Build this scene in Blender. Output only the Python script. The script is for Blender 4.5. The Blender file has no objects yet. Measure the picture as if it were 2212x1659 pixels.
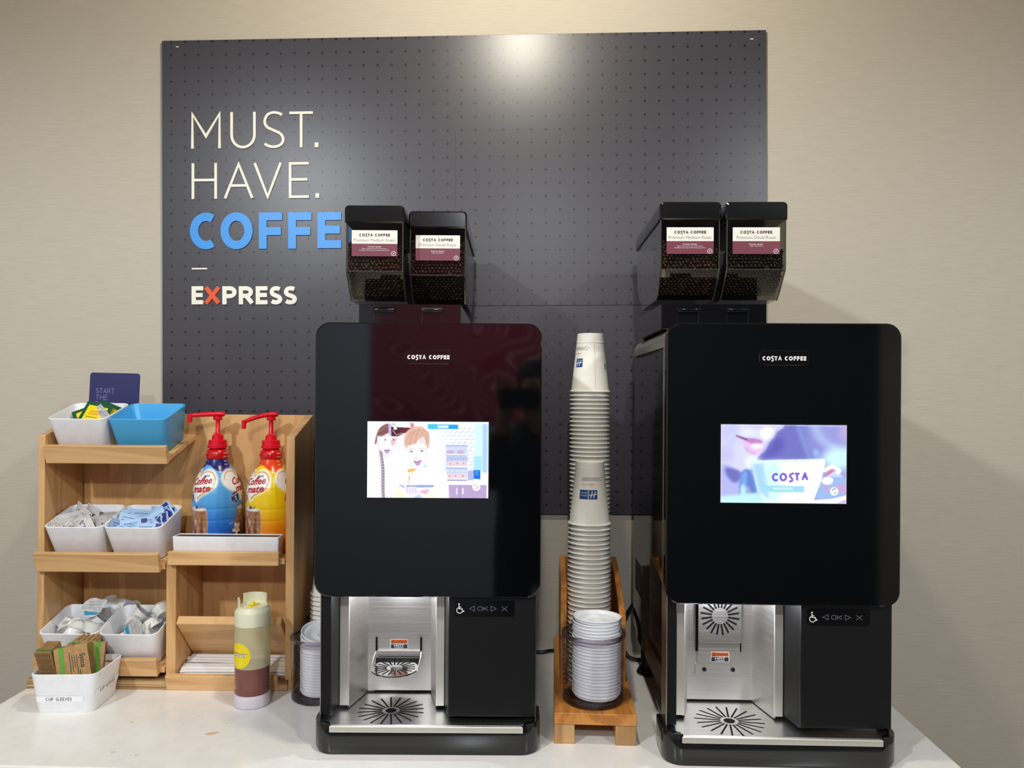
import bpy, bmesh, math, random
import numpy as np
from mathutils import Vector, Matrix, Euler

random.seed(7)
scene = bpy.context.scene
COL = scene.collection
R = math.radians

# ------------------------------------------------------------------ camera, light, exposure
# world: X to the right along the wall, Y into the wall (wall face at Y = 0), Z up, worktop surface at Z = 0
FLOOR_Z, CEIL_Z = -0.92, 1.98
cam_d = bpy.data.cameras.new('camera')
cam_d.sensor_fit = 'HORIZONTAL'
cam_d.sensor_width = 36.0
cam_d.lens = 36.0 * 1660.0 / 2212.0
cam_d.shift_y = 14.5 / 2212.0
cam_d.clip_start = 0.05
cam = bpy.data.objects.new('camera', cam_d)
COL.objects.link(cam)
cam.matrix_world = (Matrix.Translation((0, -1.975, 0.665)) @ Matrix.Rotation(R(2.0), 4, 'Z')
                    @ Matrix.Rotation(R(90), 4, 'X') @ Matrix.Rotation(R(0.35), 4, 'Z'))
scene.camera = cam

scene.view_settings.view_transform = 'Standard'
scene.view_settings.look = 'None'
scene.view_settings.exposure = 0.0
scene.view_settings.gamma = 1.0
scene.view_settings.use_curve_mapping = False
scene.cycles.max_bounces = 10
scene.cycles.transparent_max_bounces = 24
scene.cycles.caustics_reflective = False
scene.cycles.caustics_refractive = False
scene.cycles.sample_clamp_indirect = 6.0

world = bpy.data.worlds.new('world')
scene.world = world
world.use_nodes = True
world.node_tree.nodes['Background'].inputs[0].default_value = (0.9, 0.93, 1.0, 1)
world.node_tree.nodes['Background'].inputs[1].default_value = 0.1

# (x, y, power, radius, colour, cone in degrees): recessed downlights in the ceiling
DOWNLIGHTS = [(-0.07, -0.80, 37.0, 0.05, (1.0, 0.93, 0.78), 178),
              (1.45, -2.50, 76.0, 0.06, (0.90, 0.96, 1.0), 177),
              (-1.35, -2.50, 124.0, 0.06, (0.90, 0.96, 1.0), 177),
              (0.00, -3.70, 116.0, 0.07, (0.90, 0.96, 1.0), 177)]


def downlight_lamps():
    for x, y, pw, rad, col, cone in DOWNLIGHTS:
        ld = bpy.data.lights.new('downlight_beam', 'SPOT')
        ld.energy = pw
        ld.color = col
        ld.spot_size = R(cone)
        ld.spot_blend = 0.1 if cone > 177 else 0.35
        ld.shadow_soft_size = rad
        lo = bpy.data.objects.new('downlight_beam', ld)
        COL.objects.link(lo)
        lo.location = (x, y, CEIL_Z - 0.06)


downlight_lamps()


# ------------------------------------------------------------------ helpers
def lin(c):
    out = []
    for v in c[:3]:
        v = v / 255.0
        out.append(v / 12.92 if v <= 0.04045 else ((v + 0.055) / 1.055) ** 2.4)
    return out


def rgba(c):
    return (*lin(c), 1.0)


def new_mat(name):
    m = bpy.data.materials.new(name)
    m.use_nodes = True
    return m, m.node_tree, m.node_tree.nodes['Principled BSDF']


def mat(name, c, rough=0.5, metal=0.0, spec=0.5, coat=0.0, coat_rough=0.05, emit=0.0, trans=0.0, sss=0.0):
    m, nt, b = new_mat(name)
    b.inputs['Base Color'].default_value = rgba(c)
    b.inputs['Roughness'].default_value = rough
    b.inputs['Metallic'].default_value = metal
    b.inputs['Specular IOR Level'].default_value = spec
    b.inputs['Coat Weight'].default_value = coat
    b.inputs['Coat Roughness'].default_value = coat_rough
    if emit:
        b.inputs['Emission Color'].default_value = rgba(c)
        b.inputs['Emission Strength'].default_value = emit
    return m


def node(nt, t, **kw):
    n = nt.nodes.new(t)
    for k, v in kw.items():
        setattr(n, k, v)
    return n


def noise_mat(name, c1, c2, scale=(1, 1, 1), nscale=5.0, detail=4.0, rough=0.5, bump=0.0, metal=0.0, lo=0.35, hi=0.65, spec=0.5,
              rough_var=0.0, aniso=0.0, dist=0.0):
    """a colour varied by stretched noise in object space, with optional fine relief"""
    m, nt, b = new_mat(name)
    tc = node(nt, 'ShaderNodeTexCoord')
    mp = node(nt, 'ShaderNodeMapping')
    mp.inputs['Scale'].default_value = scale
    nt.links.new(tc.outputs['Object'], mp.inputs['Vector'])
    n = node(nt, 'ShaderNodeTexNoise')
    n.inputs['Scale'].default_value = nscale
    n.inputs['Detail'].default_value = detail
    n.inputs['Distortion'].default_value = dist
    nt.links.new(mp.outputs[0], n.inputs['Vector'])
    r = node(nt, 'ShaderNodeValToRGB')
    r.color_ramp.elements[0].position = lo
    r.color_ramp.elements[1].position = hi
    r.color_ramp.elements[0].color = rgba(c1)
    r.color_ramp.elements[1].color = rgba(c2)
    nt.links.new(n.outputs[0], r.inputs[0])
    nt.links.new(r.outputs[0], b.inputs['Base Color'])
    b.inputs['Roughness'].default_value = rough
    b.inputs['Metallic'].default_value = metal
    b.inputs['Specular IOR Level'].default_value = spec
    b.inputs['Anisotropic'].default_value = aniso
    if rough_var:
        mr = node(nt, 'ShaderNodeMapRange')
        mr.inputs['To Min'].default_value = rough - rough_var
        mr.inputs['To Max'].default_value = rough + rough_var
        nt.links.new(n.outputs[0], mr.inputs['Value'])
        nt.links.new(mr.outputs[0], b.inputs['Roughness'])
    if bump:
        bp = node(nt, 'ShaderNodeBump')
        bp.inputs['Strength'].default_value = bump
        bp.inputs['Distance'].default_value = 0.002
        nt.links.new(n.outputs[0], bp.inputs['Height'])
        nt.links.new(bp.outputs[0], b.inputs['Normal'])
    return m


def wood_mat(name, light, mid, dark, axis='x', seed=0.0, rough=0.42):
    """boards with long grain: broad figure and fine pores both stretched along one axis"""
    m, nt, b = new_mat(name)
    tc = node(nt, 'ShaderNodeTexCoord')

    def layer(long_s, cross_s, detail, off, dist=0.0):
        mp = node(nt, 'ShaderNodeMapping')
        s = {'x': (long_s, cross_s, cross_s), 'y': (cross_s, long_s, cross_s), 'z': (cross_s, cross_s, long_s)}[axis]
        mp.inputs['Scale'].default_value = s
        mp.inputs['Location'].default_value = (off, off * 1.7, off * 0.6)
        nt.links.new(tc.outputs['Object'], mp.inputs['Vector'])
        n = node(nt, 'ShaderNodeTexNoise')
        n.inputs['Scale'].default_value = 1.0
        n.inputs['Detail'].default_value = detail
        n.inputs['Distortion'].default_value = dist
        nt.links.new(mp.outputs[0], n.inputs['Vector'])
        return n
    broad = layer(2.2, 22.0, 3.0, seed, 0.9)
    fine = layer(9.0, 420.0, 3.0, seed + 3.0)
    r = node(nt, 'ShaderNodeValToRGB')
    r.color_ramp.elements[0].position = 0.28
    r.color_ramp.elements[0].color = rgba(dark)
    r.color_ramp.elements[1].position = 0.72
    r.color_ramp.elements[1].color = rgba(light)
    e = r.color_ramp.elements.new(0.48)
    e.color = rgba(mid)
    # rings: a wave through the broad noise
    w = node(nt, 'ShaderNodeMath', operation='MULTIPLY')
    w.inputs[1].default_value = 26.0
    nt.links.new(broad.outputs[0], w.inputs[0])
    sn = node(nt, 'ShaderNodeMath', operation='SINE')
    nt.links.new(w.outputs[0], sn.inputs[0])
    sc = node(nt, 'ShaderNodeMath', operation='MULTIPLY_ADD')
    sc.inputs[1].default_value = 0.055
    nt.links.new(sn.outputs[0], sc.inputs[0])
    nt.links.new(broad.outputs[0], sc.inputs[2])
    mx = node(nt, 'ShaderNodeMath', operation='MULTIPLY_ADD')
    mx.inputs[1].default_value = 0.20
    sb = node(nt, 'ShaderNodeMath', operation='SUBTRACT')
    sb.inputs[1].default_value = 0.5
    nt.links.new(fine.outputs[0], sb.inputs[0])
    nt.links.new(sb.outputs[0], mx.inputs[0])
    nt.links.new(sc.outputs[0], mx.inputs[2])
    nt.links.new(mx.outputs[0], r.inputs[0])
    nt.links.new(r.outputs[0], b.inputs['Base Color'])
    b.inputs['Roughness'].default_value = rough
    b.inputs['Coat Weight'].default_value = 0.15
    b.inputs['Coat Roughness'].default_value = 0.25
    return m


def clear_mat(name, tint, gloss=0.10, rough=0.06, body=None, body_mix=0.0):
    """thin clear plastic wall: tinted see-through, with a Fresnel sheen and an optional milky body"""
    m = bpy.data.materials.new(name)
    m.use_nodes = True
    nt = m.node_tree
    nt.nodes.remove(nt.nodes['Principled BSDF'])
    out = nt.nodes['Material Output']
    tr = node(nt, 'ShaderNodeBsdfTransparent')
    tr.inputs[0].default_value = rgba(tint)
    gl = node(nt, 'ShaderNodeBsdfGlossy')
    gl.inputs['Roughness'].default_value = rough
    gl.inputs[0].default_value = (1, 1, 1, 1)
    lw = node(nt, 'ShaderNodeFresnel')
    lw.inputs['IOR'].default_value = 1.49
    mu = node(nt, 'ShaderNodeMath', operation='MULTIPLY')
    mu.inputs[1].default_value = gloss * 10
    nt.links.new(lw.outputs[0], mu.inputs[0])
    first = tr
    if body is not None:
        df = node(nt, 'ShaderNodeBsdfDiffuse')
        df.inputs[0].default_value = rgba(body)
        tl = node(nt, 'ShaderNodeBsdfTranslucent')
        tl.inputs[0].default_value = rgba(body)
        ad = node(nt, 'ShaderNodeMixShader')
        ad.inputs[0].default_value = 0.4
        nt.links.new(df.outputs[0], ad.inputs[1])
        nt.links.new(tl.outputs[0], ad.inputs[2])
        mb = node(nt, 'ShaderNodeMixShader')
        mb.inputs[0].default_value = body_mix
        nt.links.new(tr.outputs[0], mb.inputs[1])
        nt.links.new(ad.outputs[0], mb.inputs[2])
        first = mb
    ms = node(nt, 'ShaderNodeMixShader')
    nt.links.new(mu.outputs[0], ms.inputs[0])
    nt.links.new(first.outputs[0], ms.inputs[1])
    nt.links.new(gl.outputs[0], ms.inputs[2])
    nt.links.new(ms.outputs[0], out.inputs['Surface'])
    return m


def attr_mat(name, rough=0.3, coat=0.0, emit=None):
    """colour printed (or shown on a screen) point by point through a colour attribute"""
    m, nt, b = new_mat(name)
    a = node(nt, 'ShaderNodeVertexColor')
    a.layer_name = 'print'
    if emit is None:
        nt.links.new(a.outputs[0], b.inputs['Base Color'])
        b.inputs['Roughness'].default_value = rough
        b.inputs['Coat Weight'].default_value = coat
    else:
        b.inputs['Base Color'].default_value = (0, 0, 0, 1)
        b.inputs['Roughness'].default_value = 0.1
        nt.links.new(a.outputs[0], b.inputs['Emission Color'])
        b.inputs['Emission Strength'].default_value = emit
    return m


def front(y0, dx=0.0, dz=0.0, s=1.0):
    return lambda x, z, d=0.0: (dx + x * s, y0 - d, dz + z * s)


_text_cache = {}


def text2d(s, bold=0.0, shear=0.0):
    k = (s, bold, shear)
    if k not in _text_cache:
        cu = bpy.data.curves.new('lettering', 'FONT')
        cu.body = s
        cu.size = 1.0
        cu.offset = bold
        cu.shear = shear
        cu.resolution_u = 3
        ob = bpy.data.objects.new('lettering', cu)
        COL.objects.link(ob)
        bpy.context.view_layer.update()
        dg = bpy.context.evaluated_depsgraph_get()
        me = bpy.data.meshes.new_from_object(ob.evaluated_get(dg))
        vs = [(v.co.x, v.co.y) for v in me.vertices]
        fs = [tuple(p.vertices) for p in me.polygons]
        bpy.data.meshes.remove(me)
        bpy.data.objects.remove(ob)
        bpy.data.curves.remove(cu)
        if not vs:
            vs = [(0, 0)]
        _text_cache[k] = (vs, fs)
    return _text_cache[k]


class MB:
    def __init__(self):
        self.v, self.f, self.m, self.mats = [], [], [], []

    def mi(self, material):
        if material not in self.mats:
            self.mats.append(material)
        return self.mats.index(material)

    def add(self, vs, fs, material):
        o, k = len(self.v), self.mi(material)
        self.v.extend(vs)
        for f in fs:
            self.f.append(tuple(i + o for i in f))
            self.m.append(k)
        return self

    def box(self, x0, x1, y0, y1, z0, z1, material):
        vs = [(x0, y0, z0), (x1, y0, z0), (x1, y1, z0), (x0, y1, z0), (x0, y0, z1), (x1, y0, z1), (x1, y1, z1), (x0, y1, z1)]
        return self.add(vs, [(0, 3, 2, 1), (4, 5, 6, 7), (0, 1, 5, 4), (1, 2, 6, 5), (2, 3, 7, 6), (3, 0, 4, 7)], material)

    def loft(self, rings, material, cap0=True, cap1=True, closed=True):
        n = len(rings[0])
        vs = [p for r in rings for p in r]
        fs = []
        for k in range(len(rings) - 1):
            for i in range(n if closed else n - 1):
                j = (i + 1) % n
                fs.append((k * n + i, k * n + j, (k + 1) * n + j, (k + 1) * n + i))
        if cap0:
            fs.append(tuple(range(n - 1, -1, -1)))
        if cap1:
            fs.append(tuple((len(rings) - 1) * n + i for i in range(n)))
        return self.add(vs, fs, material)

    def prism_y(self, poly, y0, y1, material, bevel=0.0):
        """poly: (x, z) outline, counter-clockwise seen from the front (-y)"""
        if bevel:
            cx = sum(p[0] for p in poly) / len(poly)
            cz = sum(p[1] for p in poly) / len(poly)
            w = max(p[0] for p in poly) - min(p[0] for p in poly)
            h = max(p[1] for p in poly) - min(p[1] for p in poly)
            kx, kz = 1 - 2 * bevel / w, 1 - 2 * bevel / h
            inner = [(cx + (x - cx) * kx, cz + (z - cz) * kz) for x, z in poly]
            rings = [[(x, y1, z) for x, z in poly], [(x, y0 + bevel, z) for x, z in poly], [(x, y0, z) for x, z in inner]]
        else:
            rings = [[(x, y1, z) for x, z in poly], [(x, y0, z) for x, z in poly]]
        return self.loft(rings, material)

    def prism_z(self, poly, z0, z1, material):
        return self.loft([[(x, y, z0) for x, y in poly], [(x, y, z1) for x, y in poly]], material)

    def prism_x(self, poly, x0, x1, material):
        """poly: (y, z) outline"""
        return self.loft([[(x1, y, z) for y, z in poly], [(x0, y, z) for y, z in poly]], material)

    def lathe(self, prof, n, material, c=(0, 0, 0), a0=0.0):
        vs, fs, idx = [], [], []
        for r, z in prof:
            if r < 1e-6:
                idx.append([len(vs)] * n)
                vs.append((c[0], c[1], c[2] + z))
            else:
                idx.append(list(range(len(vs), len(vs) + n)))
                vs.extend((c[0] + r * math.cos(a0 + 2 * math.pi * i / n), c[1] + r * math.sin(a0 + 2 * math.pi * i / n), c[2] + z) for i in range(n))
        for k in range(len(prof) - 1):
            a, b = idx[k], idx[k + 1]
            for i in range(n):
                j = (i + 1) % n
                q = []
                for t in (a[i], a[j], b[j], b[i]):
                    if t not in q:
                        q.append(t)
                if len(q) > 2:
                    fs.append(tuple(q))
        return self.add(vs, fs, material)

    def tube(self, path, r, material, n=8, caps=True):
        pts = [Vector(p) for p in path]
        rings = []
        up = Vector((0.13, 0.31, 0.94))
        for i, p in enumerate(pts):
            t = (pts[min(i + 1, len(pts) - 1)] - pts[max(i - 1, 0)]).normalized()
            a = t.cross(up)
            if a.length < 1e-4:
                a = t.cross(Vector((1, 0, 0)))
            a.normalize()
            b = a.cross(t)
            rr = r[i] if isinstance(r, (list, tuple)) else r
            rings.append([tuple(p + a * rr * math.cos(2 * math.pi * k / n) + b * rr * math.sin(2 * math.pi * k / n)) for k in range(n)])
        return self.loft(rings, material, caps, caps)

    def flat(self, poly, pl, material):
        return self.add([pl(x, z) for x, z in poly], [tuple(range(len(poly)))], material)

    def stroke(self, pts, w, pl, material, closed=False, depth=0.0):
        """a pen line of width w along 2-D points, mitred; raised by depth when given"""
        P = [Vector(p) for p in pts]
        P = [p for i, p in enumerate(P) if i == 0 or (p - P[i - 1]).length > w * 0.02]
        if closed and (P[0] - P[-1]).length < w * 0.02:
            P.pop()
        n = len(P)
        L, Rr = [], []
        for i in range(n):
            if closed:
                a, b = (P[i] - P[i - 1]), (P[(i + 1) % n] - P[i])
            else:
                a = P[i] - P[i - 1] if i else P[1] - P[0]
                b = P[i + 1] - P[i] if i < n - 1 else a
            a = a.normalized()
            b = b.normalized()
            nn = Vector((-a.y - b.y, a.x + b.x))
            if nn.length < 1e-5:
                nn = Vector((-a.y, a.x))
            nn.normalize()
            k = min(1.0 / max(0.3, nn.dot(Vector((-a.y, a.x)))), 2.2)
            L.append(P[i] + nn * (w / 2 * k))
            Rr.append(P[i] - nn * (w / 2 * k))
        m = n if closed else n - 1
        o = [pl(p.x, p.y, depth) if depth else pl(p.x, p.y) for p in L] + [pl(p.x, p.y, depth) if depth else pl(p.x, p.y) for p in Rr]
        fs = [(n + i, n + (i + 1) % n, (i + 1) % n, i) for i in range(m)]
        if depth:
            o += [pl(p.x, p.y, 0.0) for p in L] + [pl(p.x, p.y, 0.0) for p in Rr]
            for i in range(m):
                j = (i + 1) % n
                fs.append((i, j, 2 * n + j, 2 * n + i))
                fs.append((n + j, n + i, 3 * n + i, 3 * n + j))
            if not closed:
                fs.append((0, 2 * n, 3 * n, n))
                fs.append((n - 1, 2 * n - 1, 4 * n - 1, 3 * n - 1))
        return self.add(o, fs, material)

    def text(self, s, x, z, h, pl, material, align='C', width=None, bold=0.0, shear=0.0, rot=0.0):
        """h = cap height; x, z = anchor on the baseline"""
        vs, fs = text2d(s, bold, shear)
        k = h / 0.72
        xs = [v[0] for v in vs]
        x0, x1 = min(xs), max(xs)
        kx = k if width is None else width / max(1e-6, x1 - x0)
        off = {'L': x0, 'C': (x0 + x1) / 2, 'R': x1}[align]
        c, sn = math.cos(rot), math.sin(rot)
        out = []
        for a, b in vs:
            a, b = (a - off) * kx, b * k
            out.append(pl(x + a * c - b * sn, z + a * sn + b * c))
        return self.add(out, fs, material)

    def build(self, name, parent=None, loc=(0, 0, 0), rot=(0, 0, 0), smooth=35.0, bevel=0.0, seg=2):
        me = bpy.data.meshes.new(name)
        me.from_pydata(self.v, [], self.f)
        for m in self.mats:
            me.materials.append(m)
        me.polygons.foreach_set('material_index', self.m)
        if smooth:
            me.polygons.foreach_set('use_smooth', [True] * len(self.f))
            me.set_sharp_from_angle(angle=R(smooth))
        me.update()
        ob = bpy.data.objects.new(name, me)
        COL.objects.link(ob)
        ob.location = loc
        ob.rotation_euler = rot
        if parent is not None:
            ob.parent = parent
        if bevel:
            bv = ob.modifiers.new('rounded_edges', 'BEVEL')
            bv.width = bevel
            bv.segments = seg
            bv.limit_method = 'ANGLE'
            bv.angle_limit = R(50)
        return ob


def rrect(x0, x1, z0, z1, r, n=6):
    """rounded rectangle, counter-clockwise"""
    if not isinstance(r, (tuple, list)):
        r = (r, r, r, r)
    out = []
    for (cx, cz, a0, rr) in ((x1, z0, -90, r[0]), (x1, z1, 0, r[1]), (x0, z1, 90, r[2]), (x0, z0, 180, r[3])):
        sx = -1 if cx == x1 else 1
        sz = 1 if cz == z0 else -1
        for i in range(n + 1):
            a = R(a0 + 90 * i / n)
            out.append((cx + sx * rr + rr * math.cos(a), cz + sz * rr + rr * math.sin(a)))
    return out


def arc(cx, cz, rx, rz, a0, a1, n=10):
    return [(cx + rx * math.cos(R(a0 + (a1 - a0) * i / n)), cz + rz * math.sin(R(a0 + (a1 - a0) * i / n))) for i in range(n + 1)]


def spline(pts, n=6, closed=False):
    out = []
    m = len(pts)
    rng = range(m) if closed else range(m - 1)
    for i in rng:
        p0 = pts[(i - 1) % m] if closed or i > 0 else pts[0]
        p1, p2 = pts[i], pts[(i + 1) % m]
        p3 = pts[(i + 2) % m] if closed or i + 2 < m else pts[-1]
        for k in range(n):
            t = k / n
            out.append(tuple(0.5 * ((2 * b) + (-a + c) * t + (2 * a - 5 * b + 4 * c - d) * t * t + (-a + 3 * b - 3 * c + d) * t ** 3)
                             for a, b, c, d in zip(p0, p1, p2, p3)))
    if not closed:
        out.append(tuple(pts[-1]))
    return out


def thing(name, label, category, loc=(0, 0, 0), rot=(0, 0, 0), group=None):
    o = bpy.data.objects.new(name, None)
    COL.objects.link(o)
    o.location = loc
    o.rotation_euler = rot
    o.empty_display_size = 0.02
    return tag(o, label, category, group)


def tag(o, label=None, category=None, group=None, kind=None):
    for k, v in (('label', label), ('category', category), ('group', group), ('kind', kind)):
        if v:
            o[k] = v
    return o


KIDS = {}


def copy_tree(o, label=None, loc=None, rot=None, group=None):
    """a copy of a thing with copies of its parts and sub-parts, mesh data shared"""
    def one(src, par):
        c = src.copy()
        COL.objects.link(c)
        if par is not None:
            c.parent = par
        for ch in list(src.children):
            one(ch, c)
        return c
    c = one(o, None)
    if label:
        c['label'] = label
    if group:
        c['group'] = group
    if loc is not None:
        c.location = loc
    if rot is not None:
        c.rotation_euler = rot
    return c


# letter skeletons in a unit box (x 0..1, z 0..1)
GLYPH = {
    'M': [[(0, 0), (0, 1), (.5, .33), (1, 1), (1, 0)]],
    'U': [[(0, 1), (0, .36)] + arc(.5, .36, .5, .36, 180, 360, 14) + [(1, 1)]],
    'S': [spline([(.93, .93), (.72, .985), (.45, 1.0), (.16, .93), (.03, .74), (.16, .58), (.5, .48), (.84, .38), (.98, .22), (.86, .06), (.55, 0), (.25, .02), (.03, .09)], 4)],
    'T': [[(0, 1), (1, 1)], [(.5, 1), (.5, 0)]],
    'H': [[(0, 0), (0, 1)], [(1, 0), (1, 1)], [(0, .53), (1, .53)]],
    'A': [[(0, 0), (.5, 1), (1, 0)], [(.19, .36), (.81, .36)]],
    'V': [[(0, 1), (.5, 0), (1, 1)]],
    'E': [[(1, 1), (0, 1), (0, 0), (1, 0)], [(0, .52), (.92, .52)]],
    'F': [[(1, 1), (0, 1), (0, 0)], [(0, .48), (.92, .48)]],
    'C': [arc(.62, .5, .62, .5, 58, 302, 22)],
    'O': [arc(.5, .5, .5, .5, 0, 360, 30)[:-1]],
    'X': [[(0, 0), (1, 1)], [(0, 1), (1, 0)]],
    'P': [[(0, 0), (0, 1)], [(0, 1), (.55, 1)] + arc(.55, .72, .45, .28, 90, -90, 10) + [(0, .44)]],
    'R': [[(0, 0), (0, 1)], [(0, 1), (.5, 1)] + arc(.5, .73, .45, .27, 90, -90, 10) + [(0, .46)], [(.5, .46), (1, 0)]],
    'K': [[(0, 0), (0, 1)], [(1, 1), (.06, .42)], [(.3, .56), (1, 0)]],
    'D': [[(0, 0), (0, 1), (.4, 1)] + arc(.4, .5, .6, .5, 90, -90, 14) + [(0, 0)]],
    'I': [[(.5, 0), (.5, 1)]],
    'L': [[(0, 1), (0, 0), (1, 0)]],
    'Y': [[(0, 1), (.5, .45), (1, 1)], [(.5, .45), (.5, 0)]],
}


def letter(mb, ch, x0, x1, z0, z1, w, pl, material, depth=0.0):
    for si, st in enumerate(GLYPH[ch]):
        cl = ch == 'O' or (st[0] == st[-1])
        st = st[:-1] if st[0] == st[-1] else st
        pts = [(x0 + w / 2 + px * (x1 - x0 - w), z0 + w / 2 + pz * (z1 - z0 - w)) for px, pz in st]
        if ch not in 'CSO' and not cl:                              # square ends
            for i, j in ((0, 1), (-1, -2)):
                a, b = Vector(pts[i]), Vector(pts[j])
                if (a - b).length > 1e-6:
                    v = (a - b).normalized()
                    e = w / 2 if min(abs(v.x), abs(v.y)) < .05 else w * .3
                    pts[i] = tuple(a + v * e)
        lift = (lambda x, z, d=0.0, k=si * 4e-5: pl(x, z, d + k))
        mb.stroke(pts, w, lift, material, closed=cl, depth=depth)


def word(mb, s, x0, x1, z0, z1, w, pl, material, gap=0.28, depth=0.0):
    """stroke lettering spread over x0..x1; widths by letter"""
    wd = {'M': 1.2, 'I': 0.35, ' ': 0.55, 'E': .72, 'F': .7, 'S': .72, 'L': .7, 'T': .82, 'P': .78, 'R': .82}
    tot = sum(wd.get(c, 0.95) for c in s) + gap * (len(s) - 1)
    k = (x1 - x0) / tot
    x = x0
    for c in s:
        ww = wd.get(c, 0.95) * k
        if c != ' ':
            letter(mb, c, x, x + ww, z0, z1, w, pl, material, depth)
        x += ww + gap * k


def costa(mb, s, x0, x1, z0, z1, w, pl, material):
    """heavy round lettering whose S drops below the line"""
    wd = {'S': .62, 'F': .66, 'E': .66, 'T': .75, ' ': .42, 'A': .9, 'C': .85, 'O': 1.0}
    gap = 0.16
    tot = sum(wd[c] for c in s) + gap * (len(s) - 1)
    k = (x1 - x0) / tot
    x = x0
    for c in s:
        ww = wd[c] * k
        if c == 'S':
            h = z1 - z0
            pts = spline([(.95, 1.0), (.55, .98), (.22, .78), (.4, .55), (.72, .35), (.75, .08), (.45, -.1), (.05, -.12)], 4)
            mb.stroke([(x + px * ww, z0 + pz * h * .96) for px, pz in pts], w, pl, material)
        elif c != ' ':
            letter(mb, c, x, x + ww, z0, z1, w, pl, material)
        x += ww + gap * k


class Paint:
    """a small canvas for printed or displayed pictures; drawn at twice the size and averaged down"""
    def __init__(self, w, h, x0, x1, y0, y1, bg):
        self.w, self.h = w, h
        W2, H2 = 2 * w, 2 * h
        self.sx, self.sy = W2 / (x1 - x0), H2 / (y1 - y0)
        xs = x0 + (np.arange(W2) + .5) / W2 * (x1 - x0)
        ys = y0 + (np.arange(H2) + .5) / H2 * (y1 - y0)
        self.X, self.Y = np.meshgrid(xs, ys)
        self.A = np.zeros((H2, W2, 3)) + np.array(bg, float)

    def blur(self, M, soft):
        k = int(round(soft))
        if k < 1:
            return M
        for _ in range(2):
            for ax in (0, 1):
                P = np.pad(M, [(k + 1, k) if a == ax else (0, 0) for a in (0, 1)], mode='edge')
                C = np.cumsum(P, axis=ax)
                n = 2 * k + 1
                M = (C[n:, :] - C[:-n, :]) / n if ax == 0 else (C[:, n:] - C[:, :-n]) / n
        return M

    def put(self, M, col, alpha=1.0, soft=0.0):
        M = self.blur(M.astype(float), soft * self.sx) * alpha
        self.A += (np.array(col, float) - self.A) * M[..., None]
        return self

    def poly(self, pts, col, alpha=1.0, soft=0.0):
        M = np.zeros(self.X.shape, bool)
        n = len(pts)
        for i in range(n):
            (xa, ya), (xb, yb) = pts[i], pts[(i + 1) % n]
            if ya == yb:
                continue
            c = ((ya <= self.Y) & (self.Y < yb)) | ((yb <= self.Y) & (self.Y < ya))
            M ^= c & (self.X < (xb - xa) * (self.Y - ya) / (yb - ya) + xa)
        return self.put(M, col, alpha, soft)

    def blob(self, pts, col, alpha=1.0, soft=0.0):
        return self.poly(spline(pts, 6, True), col, alpha, soft)

    def ell(self, cx, cy, rx, ry, col, alpha=1.0, soft=0.0, rot=0.0):
        c, s = math.cos(R(rot)), math.sin(R(rot))
        dx, dy = self.X - cx, self.Y - cy
        u, v = dx * c + dy * s, -dx * s + dy * c
        return self.put((u / rx) ** 2 + (v / ry) ** 2 <= 1, col, alpha, soft)

    def line(self, pts, w, col, alpha=1.0, soft=0.0, smooth=False):
        if smooth:
            pts = spline(pts, 5)
        D = np.full(self.X.shape, 1e9)
        for (xa, ya), (xb, yb) in zip(pts[:-1], pts[1:]):
            dx, dy = xb - xa, yb - ya
            L = dx * dx + dy * dy + 1e-9
            t = np.clip(((self.X - xa) * dx + (self.Y - ya) * dy) / L, 0, 1)
            D = np.minimum(D, np.hypot(self.X - xa - t * dx, self.Y - ya - t * dy))
        return self.put(D <= w / 2, col, alpha, soft)

    def colours(self):
        a = self.A.reshape(self.h, 2, self.w, 2, 3).mean((1, 3)) / 255.0
        a = np.clip(a, 0, 1)
        return np.where(a <= 0.04045, a / 12.92, ((a + 0.055) / 1.055) ** 2.4)     # rows from the top


def grid_mesh(name, pos, cols, material, parent, wrap=False):
    """pos: (H, W, 3) points, cols: (H, W, 3) linear colours"""
    H, W = pos.shape[:2]
    me = bpy.data.meshes.new(name)
    idx = np.arange(H * W).reshape(H, W)
    if wrap:
        nxt = np.roll(idx, -1, axis=1)
        a, b, c, d = idx[:-1], idx[1:], nxt[1:], nxt[:-1]
    else:
        a, b, c, d = idx[:-1, :-1], idx[1:, :-1], idx[1:, 1:], idx[:-1, 1:]
    q = np.stack([a, b, c, d], -1).reshape(-1, 4)
    me.vertices.add(H * W)
    me.vertices.foreach_set('co', pos.reshape(-1).astype(np.float32))
    me.loops.add(q.size)
    me.loops.foreach_set('vertex_index', q.reshape(-1).astype(np.int32))
    me.polygons.add(len(q))
    me.polygons.foreach_set('loop_start', np.arange(0, q.size, 4, dtype=np.int32))
    me.update(calc_edges=True)
    me.validate()
    at = me.color_attributes.new('print', 'FLOAT_COLOR', 'POINT')
    cc = np.ones((H * W, 4), np.float32)
    cc[:, :3] = cols.reshape(-1, 3)
    at.data.foreach_set('color', cc.reshape(-1))
    me.polygons.foreach_set('use_smooth', [True] * len(me.polygons))
    me.materials.append(material)
    ob = bpy.data.objects.new(name, me)
    COL.objects.link(ob)
    ob.parent = parent
    return ob


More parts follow.
